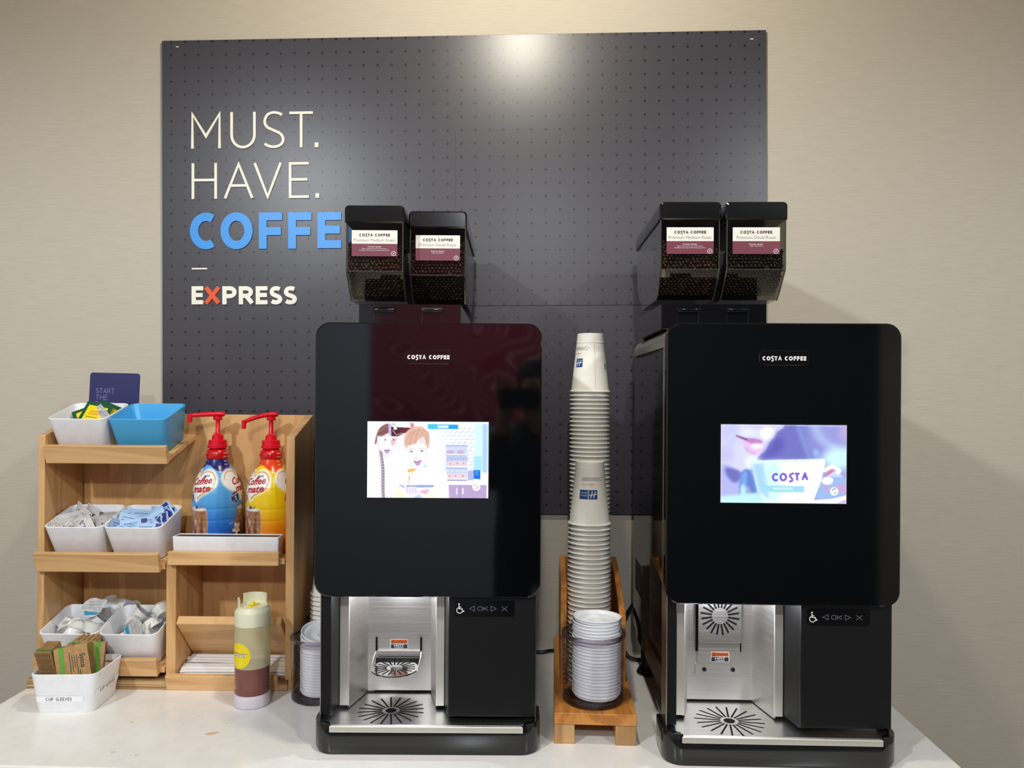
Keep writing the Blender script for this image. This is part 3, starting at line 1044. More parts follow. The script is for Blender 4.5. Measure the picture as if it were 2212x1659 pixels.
def screen_cup():
    """picture on the right machine: a smiling mouth above a white coffee cup, blue and violet"""
    p = Paint(236, 148, 152, 2012, 125, 1298, (156, 160, 218))
    p.poly([(150, 120), (1060, 120), (960, 330), (840, 560), (700, 700), (150, 900)], (206, 204, 242), 1, 30)
    p.blob([(700, 640), (830, 420), (930, 260), (1080, 140), (1350, 130), (1440, 400), (1520, 640), (1100, 650)], (112, 112, 190), .9, 40)
    p.blob([(880, 470), (960, 300), (1080, 380), (1000, 560), (760, 640)], (86, 84, 176), .7, 50)
    p.line([(1290, 130), (1380, 380), (1470, 620)], 60, (150, 170, 228), .7, 30, True)
    p.line([(1390, 130), (1480, 360), (1640, 520)], 70, (120, 128, 206), .7, 40, True)
    p.line([(1540, 140), (1640, 330), (1830, 470)], 80, (176, 200, 242), .8, 40, True)
    p.ell(1820, 230, 130, 120, (146, 150, 222), .7, 60)
    p.ell(1960, 240, 70, 100, (206, 176, 214), .7, 50)
    p.ell(1900, 620, 230, 160, (206, 246, 250), 1, 60)
    p.ell(1560, 545, 44, 56, (150, 186, 240), .9, 18)
    # face
    p.blob([(152, 130), (1040, 128), (960, 250), (880, 370), (800, 520), (700, 620), (600, 790), (470, 830), (300, 790), (170, 690)], (214, 214, 246), 1, 10)
    p.blob([(500, 150), (760, 160), (940, 140), (960, 170), (700, 190)], (196, 180, 224), .8, 20)
    p.ell(300, 250, 150, 150, (190, 190, 236), .7, 60)
    p.ell(240, 560, 110, 160, (190, 186, 238), .7, 60)
    p.ell(840, 255, 110, 95, (250, 252, 254), 1, 30)
    p.ell(560, 250, 140, 70, (226, 234, 252), .8, 40)
    p.ell(620, 690, 100, 90, (240, 250, 254), .9, 36)
    p.blob([(385, 295), (520, 325), (660, 335), (770, 370), (760, 400), (700, 430), (560, 400)], (190, 130, 196), 1, 10)
    p.line([(385, 295), (470, 330), (540, 350)], 14, (78, 52, 108), .9, 5, True)
    p.blob([(430, 350), (540, 400), (680, 440), (800, 420), (760, 520), (660, 565), (560, 510), (480, 420)], (232, 190, 230), 1, 14)
    p.ell(690, 450, 85, 42, (252, 246, 252), .95, 20)
    p.line([(510, 470), (580, 540), (660, 562)], 22, (206, 140, 206), .7, 10, True)
    p.line([(280, 340), (330, 270), (350, 250)], 12, (236, 236, 252), .8, 10)
    p.line([(700, 650), (830, 430), (900, 300), (1050, 135)], 8, (96, 100, 160), .5, 6, True)
    # below the chin
    p.blob([(160, 740), (420, 830), (440, 980), (400, 1180), (160, 1290)], (180, 182, 236), 1, 20)
    p.blob([(230, 770), (440, 830), (430, 960), (340, 990), (240, 880)], (108, 106, 184), .9, 20)
    p.blob([(470, 840), (590, 820), (690, 1120), (620, 1160), (560, 1040), (440, 1150)], (96, 126, 200), .9, 12)
    p.blob([(480, 850), (545, 840), (540, 1000), (500, 1130), (440, 1150)], (126, 168, 232), .9, 14)
    p.ell(490, 1110, 40, 90, (190, 246, 254), .9, 20)
    p.poly([(150, 1200), (420, 1170), (720, 1140), (830, 1270), (800, 1300), (150, 1300)], (192, 240, 252), .95, 20)
    # saucer shadow and handle
    p.poly([(1640, 900), (2012, 900), (2012, 1170), (1560, 1250)], (152, 186, 232), 1, 14)
    p.blob([(1640, 960), (1760, 1060), (1980, 980), (2010, 1150), (1860, 1120), (1700, 1110)], (196, 164, 214), .9, 20)
    p.poly([(1690, 900), (1790, 800), (1880, 820), (1960, 900)], (202, 214, 240), 1, 10)
    p.blob([(1690, 895), (1770, 800), (1830, 790), (1800, 830), (1730, 880)], (216, 110, 140), .95, 6)
    p.line([(1690, 800), (1800, 745), (1900, 800), (1880, 830)], 56, (252, 253, 254), 1, 6, True)
    p.ell(1735, 960, 85, 62, (246, 252, 254), 1, 4)
    p.line([(1690, 1020), (1780, 1010), (1830, 940)], 12, (160, 150, 196), .8, 3, True)
    # the cup
    cup = [(606, 700), (690, 664), (1000, 650), (1690, 632), (1695, 700), (1640, 960), (1530, 1250), (1500, 1298), (800, 1298), (700, 1120)]
    p.poly(cup, (250, 254, 254), 1, 3)
    p.poly([(606, 700), (800, 690), (860, 1000), (900, 1270), (800, 1270), (700, 1120)], (160, 206, 238), .9, 30)
    p.poly([(800, 690), (1040, 690), (1040, 1250), (900, 1270)], (196, 244, 250), .9, 50)
    p.line([(620, 694), (1000, 676), (1690, 636)], 26, (206, 240, 246), .9, 6)
    p.poly([(750, 1140), (900, 1270), (1500, 1290), (1500, 1298), (800, 1298)], (226, 250, 252), .9, 14)
    p.poly([(1500, 1250), (1800, 1220), (2012, 1170), (2012, 1230), (1850, 1298), (1500, 1298)], (252, 253, 254), 1, 3)
    p.poly([(1870, 1298), (2012, 1240), (2012, 1298)], (206, 190, 236), 1, 4)
    p.poly([(762, 1030), (1392, 1038), (1390, 1134), (762, 1128)], (160, 216, 232), 1, 3)
    for k in range(16):
        p.line([(940 + 18 * k, 1064), (940 + 18 * k, 1092)], 9, (232, 248, 250), .9)
    p.ell(1829, 1112, 60, 62, (242, 248, 248), 1, 2)
    p.line([(1800, 1100), (1830, 1072), (1856, 1080)], 10, (70, 90, 110))
    p.line([(1838, 1132), (1848, 1140)], 12, (70, 90, 110))
    # COSTA on the cup
    V = (128, 92, 206)
    for (ch, x0, x1, y0, y1) in (('C', 912, 1008, 846, 974), ('O', 1024, 1136, 842, 970), ('T', 1246, 1322, 838, 958), ('A', 1350, 1446, 832, 950)):
        for stt in GLYPH[ch]:
            w = 32
            pts = [(x0 + w / 2 + a * (x1 - x0 - w), y1 - w / 2 - b * (y1 - y0 - w)) for a, b in stt]
            p.line(pts + ([pts[0]] if ch == 'O' else []), w, V, 1, 1)
    p.line([(1226, 850), (1185, 868), (1178, 892), (1206, 925), (1212, 956), (1176, 972)], 30, V, 1, 1, True)
    for e in ([(152, 128), (2012, 145)], [(2010, 145), (2010, 1296)], [(155, 128), (155, 1272)], [(152, 1272), (2012, 1296)]):
        p.line(e, 9, (248, 250, 254), .7, 2)
    return p


def bean_mesh(material):
    """one roasted bean: a flattened ellipsoid with a groove down its flat side"""
    bm = bmesh.new()
    bmesh.ops.create_icosphere(bm, subdivisions=1, radius=1.0)
    vs = [(v.co.x * 0.0050, v.co.y * 0.0034, v.co.z * 0.0028 * (0.55 if abs(v.co.y) < .3 and v.co.z > .5 else 1)) for v in bm.verts]
    fs = [tuple(v.index for v in f.verts) for f in bm.faces]
    bm.free()
    return vs, fs


BEAN_V, BEAN_F = bean_mesh(None)


def scatter_bean(mb, p, nrm, material, rng):
    q = Vector(nrm).to_track_quat('Z', 'Y').to_matrix() @ Matrix.Rotation(rng.uniform(0, 6.28), 3, 'Z') @ Euler((rng.uniform(-.5, .5), rng.uniform(-.5, .5), 0)).to_matrix()
    s = rng.uniform(0.85, 1.15)
    mb.add([tuple(Vector(p) + q @ (Vector(v) * s)) for v in BEAN_V], BEAN_F, material)


def hopper(root, xc, y0, z_off, top_level, label_name, lines, bean_mat, seed):
    """bean hopper centred on xc, front at y0: smoked shell, black lid, label, beans"""
    rng = random.Random(seed)
    hw, hb = 0.0552, 0.0552
    prof = [(0.0, 0.994), (0.0, 0.896), (0.034, 0.858), (0.050, 0.8435), (0.25, 0.8435), (0.305, 0.885), (0.325, 0.90), (0.325, 0.994)]

    def half(z):
        t = min(1, max(0, (0.896 - z) / (0.896 - 0.8435)))
        return hw + (hb - hw) * t
    mb = MB()
    rings = [[(xc + s * half(z), y0 + y, z + z_off) for s in (-1, 1)] for y, z in prof]
    mb.loft(rings, M_SMOKE, False, False, closed=False)
    for s in (-1, 1):
        side = [(xc + s * half(z), y0 + y, z + z_off) for y, z in prof]
        mb.add(side, [tuple(range(len(side)))], M_SMOKE)
    sh = mb.build('bean_hopper', root, smooth=20)
    # moulded edges of the shell
    ed = MB()
    for s in (-1, 1):
        ed.tube([(xc + s * half(z), y0 + y, z + z_off) for y, z in prof[:4]], 0.0012, M_SMOKE_EDGE, 6)
    ed.tube([(xc - hw, y0, 0.896 + z_off), (xc + hw, y0, 0.896 + z_off)], 0.0008, M_SMOKE_EDGE, 6)
    ed.build('shell_edge', sh)
    lid = MB()
    pr = rrect(xc - hw - 0.003, xc + hw + 0.003, 0.9905 + z_off, 1.0245 + z_off, (0.002, 0.008, 0.008, 0.002), 4)
    lid.prism_y(pr, y0 - 0.004, y0 + 0.33, M_BLACK_LID, bevel=0.003)
    lid.build('hopper_lid', sh, smooth=30)
    # beans: a dark core with single beans lying against the front, the knee and the top of the heap
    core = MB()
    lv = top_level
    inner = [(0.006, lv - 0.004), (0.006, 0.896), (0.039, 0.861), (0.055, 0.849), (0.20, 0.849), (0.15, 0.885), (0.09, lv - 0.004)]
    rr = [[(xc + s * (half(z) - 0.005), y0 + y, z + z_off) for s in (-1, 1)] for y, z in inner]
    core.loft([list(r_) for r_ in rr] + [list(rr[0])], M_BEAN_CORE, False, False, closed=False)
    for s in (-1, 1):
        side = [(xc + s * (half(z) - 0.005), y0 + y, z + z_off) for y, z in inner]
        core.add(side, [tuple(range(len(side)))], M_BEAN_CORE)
    z = 0.897
    row = 0
    while z < lv:
        nx = 13
        for i in range(nx):
            x = xc - hw + 0.006 + (i + (row % 2) * .5) * (2 * hw - 0.012) / nx + rng.uniform(-.001, .001)
            if z > lv - 0.012 and rng.random() < 0.45:
                continue
            scatter_bean(core, (x, y0 + 0.0045 + rng.uniform(0, .001), z + z_off + rng.uniform(-.001, .001)), (0, -1, 0.1), bean_mat, rng)
        z += 0.0066
        row += 1
    for j in range(10):
        t = (j + .4) / 10
        y, zz = 0.002 + t * 0.040, 0.893 - t * 0.0435
        w = half(zz) - 0.005
        for i in range(12):
            x = xc - w + (i + (j % 2) * .5 + .2) * (2 * w) / 12.5
            scatter_bean(core, (x, y0 + y + 0.0035, zz + z_off + 0.002), (0, -.75, -.65), bean_mat, rng)
    def inside(y, z):
        c = False
        for (ya, za), (yb, zb) in zip(inner, inner[1:] + inner[:1]):
            if (za <= z) != (zb <= z) and y < (yb - ya) * (z - za) / (zb - za) + ya:
                c = not c
        return c
    for s in (-1, 1):                                               # beans along the side walls
        for k in range(20):
            for j in range(17):
                yy = .008 + .0092 * k + rng.uniform(-.002, .002)
                zz = .852 + .0068 * j + rng.uniform(-.0015, .0015)
                if inside(yy, zz):
                    scatter_bean(core, (xc + s * (half(zz) - 0.0042), y0 + yy, zz + z_off), (s, 0, 0), bean_mat, rng)
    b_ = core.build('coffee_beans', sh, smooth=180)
    tag(b_, kind='stuff')
    # printed label on the front wall
    lb = MB()
    yl = y0 - 0.0006
    pl = lambda x, z, d=0.0: (xc + x, yl - 0.0003 - d, z + z_off)
    lx = -0.0445
    zt, zm, zb = 0.9762, 0.9500, 0.9255
    base = lambda x, z, d=0.0: (xc + x, yl, z + z_off)
    lb.flat([(-.0445, zm), (.0445, zm), (.0445, zt), (-.0445, zt)], base, M_CREAM_LAB)
    lb.flat([(-.0445, zb), (.0445, zb), (.0445, zm), (-.0445, zm)], base, M_MAROON)
    costa(lb, 'COSTA COFFEE', -0.030, 0.030, 0.9642, 0.9697, 0.0014, pl, M_MAROON_INK)
    lb.text(label_name, 0, 0.9545, 0.0058, pl, M_GREY_INK, width=0.0815 if 'Medium' in label_name else 0.074)
    lb.text('Premium Quality', 0, 0.9432, 0.0021, pl, M_WHITE_INK, width=0.0265, bold=0.012)
    for i, s in enumerate(lines):
        lb.text(s, 0, 0.9398 - 0.0034 * i, 0.0018, pl, M_WHITE_INK, width=[0.049, 0.059][i] if len(lines) > 1 else 0.024)
    lb.stroke(arc(.0372, .9308, .0042, .0042, 0, 360, 18)[:-1], 0.0008, pl, M_WHITE_INK, closed=True)
    lb.flat([(.0352, .9292), (.0372, .9300), (.0392, .9328), (.0368, .9318)], pl, M_WHITE_INK)
    lb.build('roast_label', sh, smooth=0)['label'] = 'cream and maroon label reading ' + label_name
    return sh


M_SMOKE_EDGE = mat('smoked_edge', (70, 68, 64), 0.12, spec=0.8)
M_BLACK_LID = mat('black_lid', (12, 14, 16), 0.14, spec=0.6)
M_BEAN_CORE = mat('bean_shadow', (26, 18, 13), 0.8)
M_SIDE_GLOSS = mat('black_glass_side', (9, 8, 8), 0.04, spec=1.0)


def star(mb, cx, cy, r0, r1, n, w, pl, material, squash=1.0):
    for k in range(n):
        a = 2 * math.pi * (k + .5) / n
        ra = r1 * (1.0 if k % 2 else 0.97)
        p0 = (cx + r0 * math.cos(a), cy + r0 * math.sin(a) * squash)
        p1 = (cx + ra * math.cos(a), cy + ra * math.sin(a) * squash)
        mb.stroke([p0, p1], w, pl, material)


def coffee_machine(label, loc, rz, picture, folded, hop_dx, block_dx, hop_y, hop_levels):
    m = thing('coffee_machine', label, 'coffee machine', loc, (0, 0, rz), 'coffee machines on the counter')
    # --- base with the drip tray
    b = MB()
    n = 8
    left = [(-.2083 + .034 - .034 * math.cos(R(a)), .034 - .034 * math.sin(R(a))) for a in np.linspace(0, 90, n)]
    outline = left + [(-x, y) for x, y in reversed(left)] + [(.2083, .085), (-.2083, .085)]
    b.loft([[(x * .985, .002 + y * .99, 0.0) for x, y in outline], [(x, y, .008) for x, y in outline], [(x, y, .040) for x, y in outline]], M_BASE)
    for s in (-1, 1):
        ear = [(s * .1775, 0.0)] + [(s * -x, y) for x, y in reversed(left)] + [(s * .2083, .085), (s * .2005, .085), (s * .2005, .036), (s * .192, .016), (s * .1775, .008)]
        b.loft([[(x, y, .040) for x, y in ear], [(x, y, .055) for x, y in ear], [(x * .998, y + .0008, .0565) for x, y in ear]], M_BASE)
    b.box(-.19, .19, .085, .17, .02, .048, M_BLACK)
    b.build('base', m, smooth=40)
    tr = MB()
    inset = [(x * .9555, y * .86 + .0075) for x, y in left]
    tr.prism_z(inset + [(-x, y) for x, y in reversed(inset)] + [(.196, .166), (-.196, .166)], .0485, .0515, M_STEEL_H)
    tray = tr.build('drip_tray', m, smooth=0, bevel=0.0008)
    MB().box(-.1765, .1765, -.0015, .0058, .041, .0525, M_STEEL_B).build('tray_edge', tray, smooth=0, bevel=0.0012)
    sl = MB()
    top = lambda x, y, d=0.0: (x, y, .0518)
    star(sl, -.075, .072, .017, .064, 20, .0034, top, M_VOID)
    sl.flat(arc(-.075, .072, .0105, .0105, 0, 360, 24)[:-1], top, M_VOID)
    sl.build('drain_slots', tray, smooth=0)
    # --- housing
    h = MB()
    h.box(-.194, .194, .026, .495, .29, .775, M_BLACK)
    h.box(.026, .194, .082, .495, .09, .29, M_BLACK)
    h.box(-.194, -.176, .082, .495, .09, .29, M_BLACK)
    h.box(-.176, .026, .168, .495, .09, .29, M_BLACK)
    h.box(-.194, .194, .168, .495, .085, .09, M_BLACK)
    h.build('housing', m)
    for s in (-1, 1):
        MB().box(min(s * .1945, s * .1985), max(s * .1945, s * .1985), .082, .497, .09, .742, M_SIDE_GLOSS).build('side_panel', m)
        MB().box(min(s * .1985, s * .2005), max(s * .1985, s * .2005), .027, .080, .056, .748, M_SATIN_STRIP).build('side_trim', m, bevel=0.0008)
    tc = MB()
    prof = rrect(-.2005, .2005, .748, .786, (.001, .028, .028, .001), 7)
    tc.prism_y(prof, .03, .50, M_SATIN)
    tc.build('top_cover', m, smooth=30)
    for (x, y) in ((-.17, .45), (.17, .45)):
        MB().lathe([(0, 0), (.024, 0), (.026, .004), (.022, .012), (.016, .02), (.016, .088), (0, .088)], 20, M_BLACK, (x, y, 0)).build('foot', m)
    # --- dispensing bay
    cv = MB()
    cv.box(-.136, -.008, .160, .166, .056, .300, M_STEEL)
    bay = cv.build('bay_back', m, smooth=0)
    wl = MB()
    wl.add([(-.157, .080, .0535), (-.1355, .161, .0535), (-.1355, .161, .30), (-.157, .080, .30)], [(3, 2, 1, 0)], M_STEEL)
    wl.add([(-.160, .080, .0535), (-.1385, .161, .0535), (-.1385, .161, .30), (-.160, .080, .30)], [(0, 1, 2, 3)], M_STEEL)
    wl.build('bay_side', m, smooth=0)
    wr = MB()
    wr.add([(.010, .080, .0535), (-.0085, .161, .0535), (-.0085, .161, .30), (.010, .080, .30)], [(0, 1, 2, 3)], M_STEEL)
    wr.add([(.013, .080, .0535), (-.0055, .161, .0535), (-.0055, .161, .30), (.013, .080, .30)], [(3, 2, 1, 0)], M_STEEL)
    wr.build('bay_side', m, smooth=0)
    MB().box(-.1755, -.157, .0775, .0815, .058, .30, M_STEEL_B).build('bay_trim', m, bevel=0.001)
    MB().box(.0095, .0262, .0775, .0815, .058, .30, M_STEEL_B).build('bay_trim', m, bevel=0.001)
    jb = MB()
    jb.add([(-.181, .031, .056), (-.1757, .080, .056), (-.1757, .080, .295), (-.181, .031, .295)], [(3, 2, 1, 0)], M_BLACK_SATIN)
    jb.build('bay_jamb', m, smooth=0)
    jb = MB()
    jb.add([(.0380, .024, .060), (.0264, .080, .060), (.0264, .080, .295), (.0380, .024, .295)], [(0, 1, 2, 3)], M_BLACK_SATIN)
    jb.build('bay_jamb', m, smooth=0)
    MB().box(-.2, -.181, .030, .0815, .060, .295, M_BLACK_SATIN).build('left_post', m, bevel=0.0015)
    fp = MB().box(.038, .2, .020, .080, .0625, .292, M_BLACK_SATIN).build('front_panel', m, bevel=0.002)
    # button panel with icons
    bp = MB()
    pr = rrect(.049, .160, .2475, .2775, .005, 4)
    bp.prism_y(pr, .0193, .0205, M_BUTTON_PANEL)
    pl = lambda x, z, d=0.0: (x, .0190, z)
    zc = .2625
    # wheelchair user
    wx = .0585
    bp.flat(arc(wx - .001, zc + .0080, .0016, .0016, 0, 360, 10)[:-1], pl, M_WHITE_INK)
    bp.stroke([(wx - .0012, zc + .006), (wx - .0006, zc - .0006), (wx + .0045, zc - .0006), (wx + .0066, zc - .0056), (wx + .0088, zc - .0046)], .0017, pl, M_WHITE_INK)
    bp.stroke([(wx - .0008, zc + .0025), (wx + .0032, zc + .0025)], .0014, pl, M_WHITE_INK)
    bp.stroke(arc(wx, zc - .0035, .0052, .0052, 110, 345, 16), .0015, pl, M_WHITE_INK)
    bp.stroke([(.0765, zc), (.0860, zc + .0046), (.0860, zc - .0046)], .0010, pl, M_ICON, closed=True)
    bp.stroke(rrect(.0920, .1005, zc - .0033, zc + .0033, .0026, 4), .0011, pl, M_ICON, closed=True)
    letter(bp, 'K', .1023, .1112, zc - .0038, zc + .0038, .0011, pl, M_ICON)
    bp.stroke([(.1262, zc), (.1165, zc + .0046), (.1165, zc - .0046)], .0010, pl, M_ICON, closed=True)
    letter(bp, 'X', .1355, .1470, zc - .0046, zc + .0046, .0010, pl, M_ICON)
    bp.build('button_panel', fp, smooth=0)
    # warning label
    lw = MB()
    zz = .150 if not folded else .143
    yl = .1595 if not folded else .1532
    lx = -.0730
    pl0 = lambda x, z, d=0.0: (lx + x, yl, zz + z)
    pl1 = lambda x, z, d=0.0: (lx + x, yl - .0003, zz + z)
    pl2 = lambda x, z, d=0.0: (lx + x, yl - .0006, zz + z)
    lw.flat(rrect(-.0178, .0178, -.0100, .0100, .001, 2), pl0, M_PAPER_W)
    lw.flat([(-.0168, .0008), (.0168, .0008), (.0168, .0090), (-.0168, .0090)], pl1, M_WARN)
    lw.flat([(-.0168, -.0090), (.0168, -.0090), (.0168, -.0004), (-.0168, -.0004)], pl1, M_INK)
    lw.stroke([(-.0150, .0022), (-.0092, .0022), (-.0121, .0076)], .0010, pl2, M_INK, closed=True)
    lw.text('WARNING', .0035, .0030, .0038, pl2, M_INK, width=.022, bold=.01)
    lw.text('HOT', 0, -.0048, .0036, pl2, M_WHITE_INK, width=.020, bold=.02)
    lw.text('LIQUID', 0, -.0084, .0026, pl2, M_WHITE_INK, width=.018, bold=.01)
    # fold-down cup rest
    yb = .160
    cr = MB()
    if not folded:
        lw.build('warning_label', bay, smooth=0)
        for x in (-.1185, -.0285):
            cr.box(x - .0018, x + .0018, yb - .0025, yb - .0005, .136, .164, M_VOID)
        cr.box(-.121, -.026, yb - .004, yb - .0005, .126, .137, M_STEEL)
        rim = [(-.0735 + .0455 * math.cos(R(a)), .105 + .0455 * math.sin(R(a))) for a in range(0, 360, 12)]
        ring = [[(x, y, .1185) for x, y in rim], [(x, y, .1215) for x, y in rim], [(-.0735 + (x + .0735) * .96, .105 + (y - .105) * .96, .1215) for x, y in rim]]
        cr.loft(ring, M_CHROME, True, True)
        for s in (-1, 1):
            cr.tube([(-.0735 + s * .0462, yb - .006, .135), (-.0735 + s * .0472, .135, .130), (-.0735 + s * .0462, .104, .122), (-.0735 + s * .0455, .096, .120)], .0019, M_CHROME, 8)
        cr.box(-.118, -.029, .146, .150, .112, .126, M_BLACK)
        c = cr.build('cup_rest', m, smooth=40)
        s2 = MB()
        pt = lambda x, y, d=0.0: (x, y, .1219)
        star(s2, -.0735, .105, .016, .041, 20, .0030, pt, M_VOID)
        s2.build('rest_slots', c, smooth=0)
    else:
        for x in (-.118, -.0325):
            cr.box(x - .002, x + .002, yb - .003, yb - .0005, .152, .29, M_VOID)
        cr.box(-.1155, -.034, yb - .006, yb - .0005, .128, .170, M_STEEL)
        pf = rrect(-.1165, -.0330, .171, .262, .003, 3)
        cr.prism_y(pf, yb - .012, yb - .009, M_STEEL)
        cr.box(-.1205, -.032, yb - .004, yb - .0005, .106, .1275, M_STEEL)
        c = cr.build('cup_rest', m, smooth=30)
        lw.build('warning_label', c, smooth=0)
        s2 = MB()
        pt = lambda x, z, d=0.0: (x, yb - .0124, z)
        star(s2, -.0748, .2250, .016, .038, 20, .0036, pt, M_VOID)
        s2.build('rest_slots', c, smooth=0)
        sc = MB()
        for x in (-.103, -.047):
            sc = MB()
            sc.lathe([(0, .002), (.004, .002), (.0045, 0)], 12, M_BLACK, (0, 0, 0))
            sc.v[-25:] = [(x + a, yb - .004 - c_, .117 + b_) for a, b_, c_ in sc.v[-25:]]
            sc.build('screw', c)
    led = MB()
    led.lathe([(0, 0), (.008, 0)], 16, M_LED, (-.073, .09, .288)).build('bay_lamp', m)
    ld = bpy.data.lights.new('bay_lamp_beam', 'POINT')
    ld.energy = 0.9
    ld.color = (0.88, 0.90, 1.0)
    ld.shadow_soft_size = 0.008
    lo = bpy.data.objects.new('bay_lamp_beam', ld)
    COL.objects.link(lo)
    lo.parent = m
    lo.location = (-.073, .085, .276)
    # --- door with badge and screen
    d = MB()
    pr = rrect(-.2068, .2068, .2865, .788, .0265, 10)
    d.prism_y(pr, .004, .026, M_BLACK_GLOSS, bevel=0.0022)
    door = d.build('door', m, smooth=30)
    bz = MB()
    bz.prism_y(rrect(-.1125, .1125, .4665, .6095, .0015, 2), .0034, .0042, M_BLACK)
    scr = bz.build('screen', m, smooth=0)
    cols = picture.colours()
    H, W = cols.shape[:2]
    gx, gz = np.meshgrid(np.linspace(-.1105, .1105, W), np.linspace(.6075, .4685, H))
    pos = np.stack([gx, np.full_like(gx, .0030), gz], -1)
    grid_mesh('screen_image', pos, cols, M_SCREEN, scr)
    bg = MB()
    bg.prism_y(rrect(-.0445, .0445, .7125, .7395, .0085, 6), .0022, .0040, M_BADGE, bevel=0.0012)
    pl = lambda x, z, dd=0.0: (x, .0018, z)
    costa(bg, 'COSTA COFFEE', -.0385, .0385, .7215, .7290, .0021, pl, M_WHITE_INK)
    bg.build('badge', door, smooth=30)
    # --- hopper carrier with release latches
    hb = MB()
    hb.box(-.144 + block_dx, .055 + block_dx, .10, .44, .784, .8325, M_BLOCK)
    for x in (-.1148, -.0208):
        hb.box(x + block_dx, x + .0415 + block_dx, .0985, .1005, .786, .823, M_BLOCK)
    blk = hb.build('hopper_carrier', m, smooth=0, bevel=0.0012)
    for x in (-.1148, -.0208):
        MB().prism_x([(.0885, .8165), (.0875, .8215), (.092, .8250), (.1005, .8250), (.1005, .8165)], x + block_dx, x + .0415 + block_dx, M_BLACK_LID).build('release_latch', blk, bevel=0.0006)
    hopper(m, -.1115 + hop_dx, hop_y[0], hop_y[2], hop_levels[0], 'Premium Medium Roast', ['Beans selected from Colombian,', 'Brazilian, Peruvian & Honduran growers.'], M_BEAN, 11)
    hopper(m, .0075 + hop_dx + hop_y[4], hop_y[1], hop_y[3], hop_levels[1], 'Premium Decaf Roast', ['100% Colombian.'], M_BEAN_D, 23)
    return m


M_BASE = mat('base_gloss', (16, 16, 18), 0.12, spec=0.6)
M_BLOCK = mat('carrier_gloss', (9, 9, 11), 0.10, spec=0.6)
M_BADGE = mat('badge_gloss', (12, 11, 13), 0.10, spec=0.6)
M_BUTTON_PANEL = mat('button_gloss', (7, 8, 12), 0.15)
M_STEEL_B = mat('bright_steel_trim', (240, 236, 226), 0.55, 1.0)
M_SATIN_STRIP = mat('satin_trim', (196, 190, 178), 0.28, 1.0)

m_left = coffee_machine('black coffee machine on the left, screen showing two children, cup rest folded down', (-0.2015, -0.582, 0), R(2.0),
                        screen_children(), False, -.0055, -.003, (.100, .145, 0.0, 0.0, 0.0), (.952, .966))
m_right = coffee_machine('black coffee machine on the right, screen showing a white coffee cup, cup rest folded up', (0.4345, -0.599, 0), R(0.5),
                         screen_cup(), True, -.0360, -.057, (.100, .100, 0.002, 0.002, 0.006), (.950, .938))
ml = MB()
ml.add([(-.1988, .36, .20), (-.1988, .46, .20), (-.1988, .46, .27), (-.1988, .36, .27)], [(0, 3, 2, 1)], M_INK)
pln = lambda y, z, d=0.0: (-.1991, .46 - y, .20 + z)
for k in range(7):
    ml.stroke([(.01, .01 + .006 * k), (.09, .01 + .006 * k)], .0012, pln, M_GREY_INK)
ml.stroke([(.004, .056), (.096, .056), (.096, .066), (.004, .066)], .001, pln, M_GREY_INK, closed=True)
ml.build('rating_plate', m_right, smooth=0)


# ------------------------------------------------------------------ condiment organizer (wooden stepped shelf)
SH_X, SH_Y, SH_R = -0.826, -0.296, R(1.5)
SH_M = Matrix.Translation((SH_X, SH_Y, 0)) @ Matrix.Rotation(SH_R, 4, 'Z')
TILT = R(16)


def sh(x, y, z):
    return SH_M @ Vector((x, y, z))


org = thing('condiment_organizer', 'maple wooden condiment organizer with tilted shelves on the left of the counter', 'organizer', (SH_X, SH_Y, 0), (0, 0, SH_R))
side = [(0, 0), (0.163, 0), (0.163, 0.603), (0.148, 0.603), (0, 0.559)]
MB().prism_x(side, -.286, -.2715, M_WOOD_Z).build('side_panel', org, bevel=0.0012)
MB().prism_x(side, .267, .286, M_WOOD_Z).build('side_panel', org, bevel=0.0012)
MB().prism_x([(0, 0.02), (0.148, 0.02), (0.148, 0.30), (0, 0.284)], .0016, .0232, M_WOOD_Z).build('divider', org, bevel=0.001)
MB().box(-.267, .267, .149, .161, .0, .603, M_WOOD_BACK).build('back_panel', org, bevel=0.0008)
MB().box(-.302, .275, -.010, .148, .0, .0205, M_PLY).build('base_board', org)


def tray(name_b, name_r, x0, x1, y, z, depth, tilt=TILT, over=0.0, rail_h=0.0415, rail_x=None):
    MB().box(x0, x1, 0, depth, -.012, 0, M_WOOD_X).build(name_b, org, (0, y, z), (tilt, 0, 0), bevel=0.001)
    a, b = rail_x if rail_x else (x0, x1)
    MB().box(a, b, -.0125, -.0003, -.0135, rail_h - .0135, M_WOOD_X).build(name_r, org, (0, y, z), (tilt, 0, 0), bevel=0.0018)


tray('tray_board', 'tray_rail', -.2655, .0030, .004, .5135, .160, rail_x=(-.2665, .0045))
tray('tray_board', 'tray_rail', -.2655, .0005, -.006, .2752, .155, rail_h=.0445, rail_x=(-.2815, -.0065))
tray('tray_board', 'tray_rail', -.2655, .0005, -.006, .0463, .152, rail_x=(-.2815, -.0095))
tray('tray_board', 'tray_rail', .0240, .2660, -.003, .2895, .150, tilt=0.0, rail_h=.0300, rail_x=(.0105, .2560))
tray('tray_board', 'tray_rail', .0240, .2660, -.004, .0160, .150, rail_h=.036, rail_x=(.0090, .2560))
MB().prism_x([(-.004, .144), (.009, .158), (.106, .056), (.093, .042)], .0255, .2580, M_WOOD_X).build('chute_board', org, bevel=0.0012)


# ------------------------------------------------------------------ bins
def rr3(hw, hd, r, z, n=6):
    return [(x, y, z) for x, y in rrect(-hw, hw, -hd, hd, r, n)]


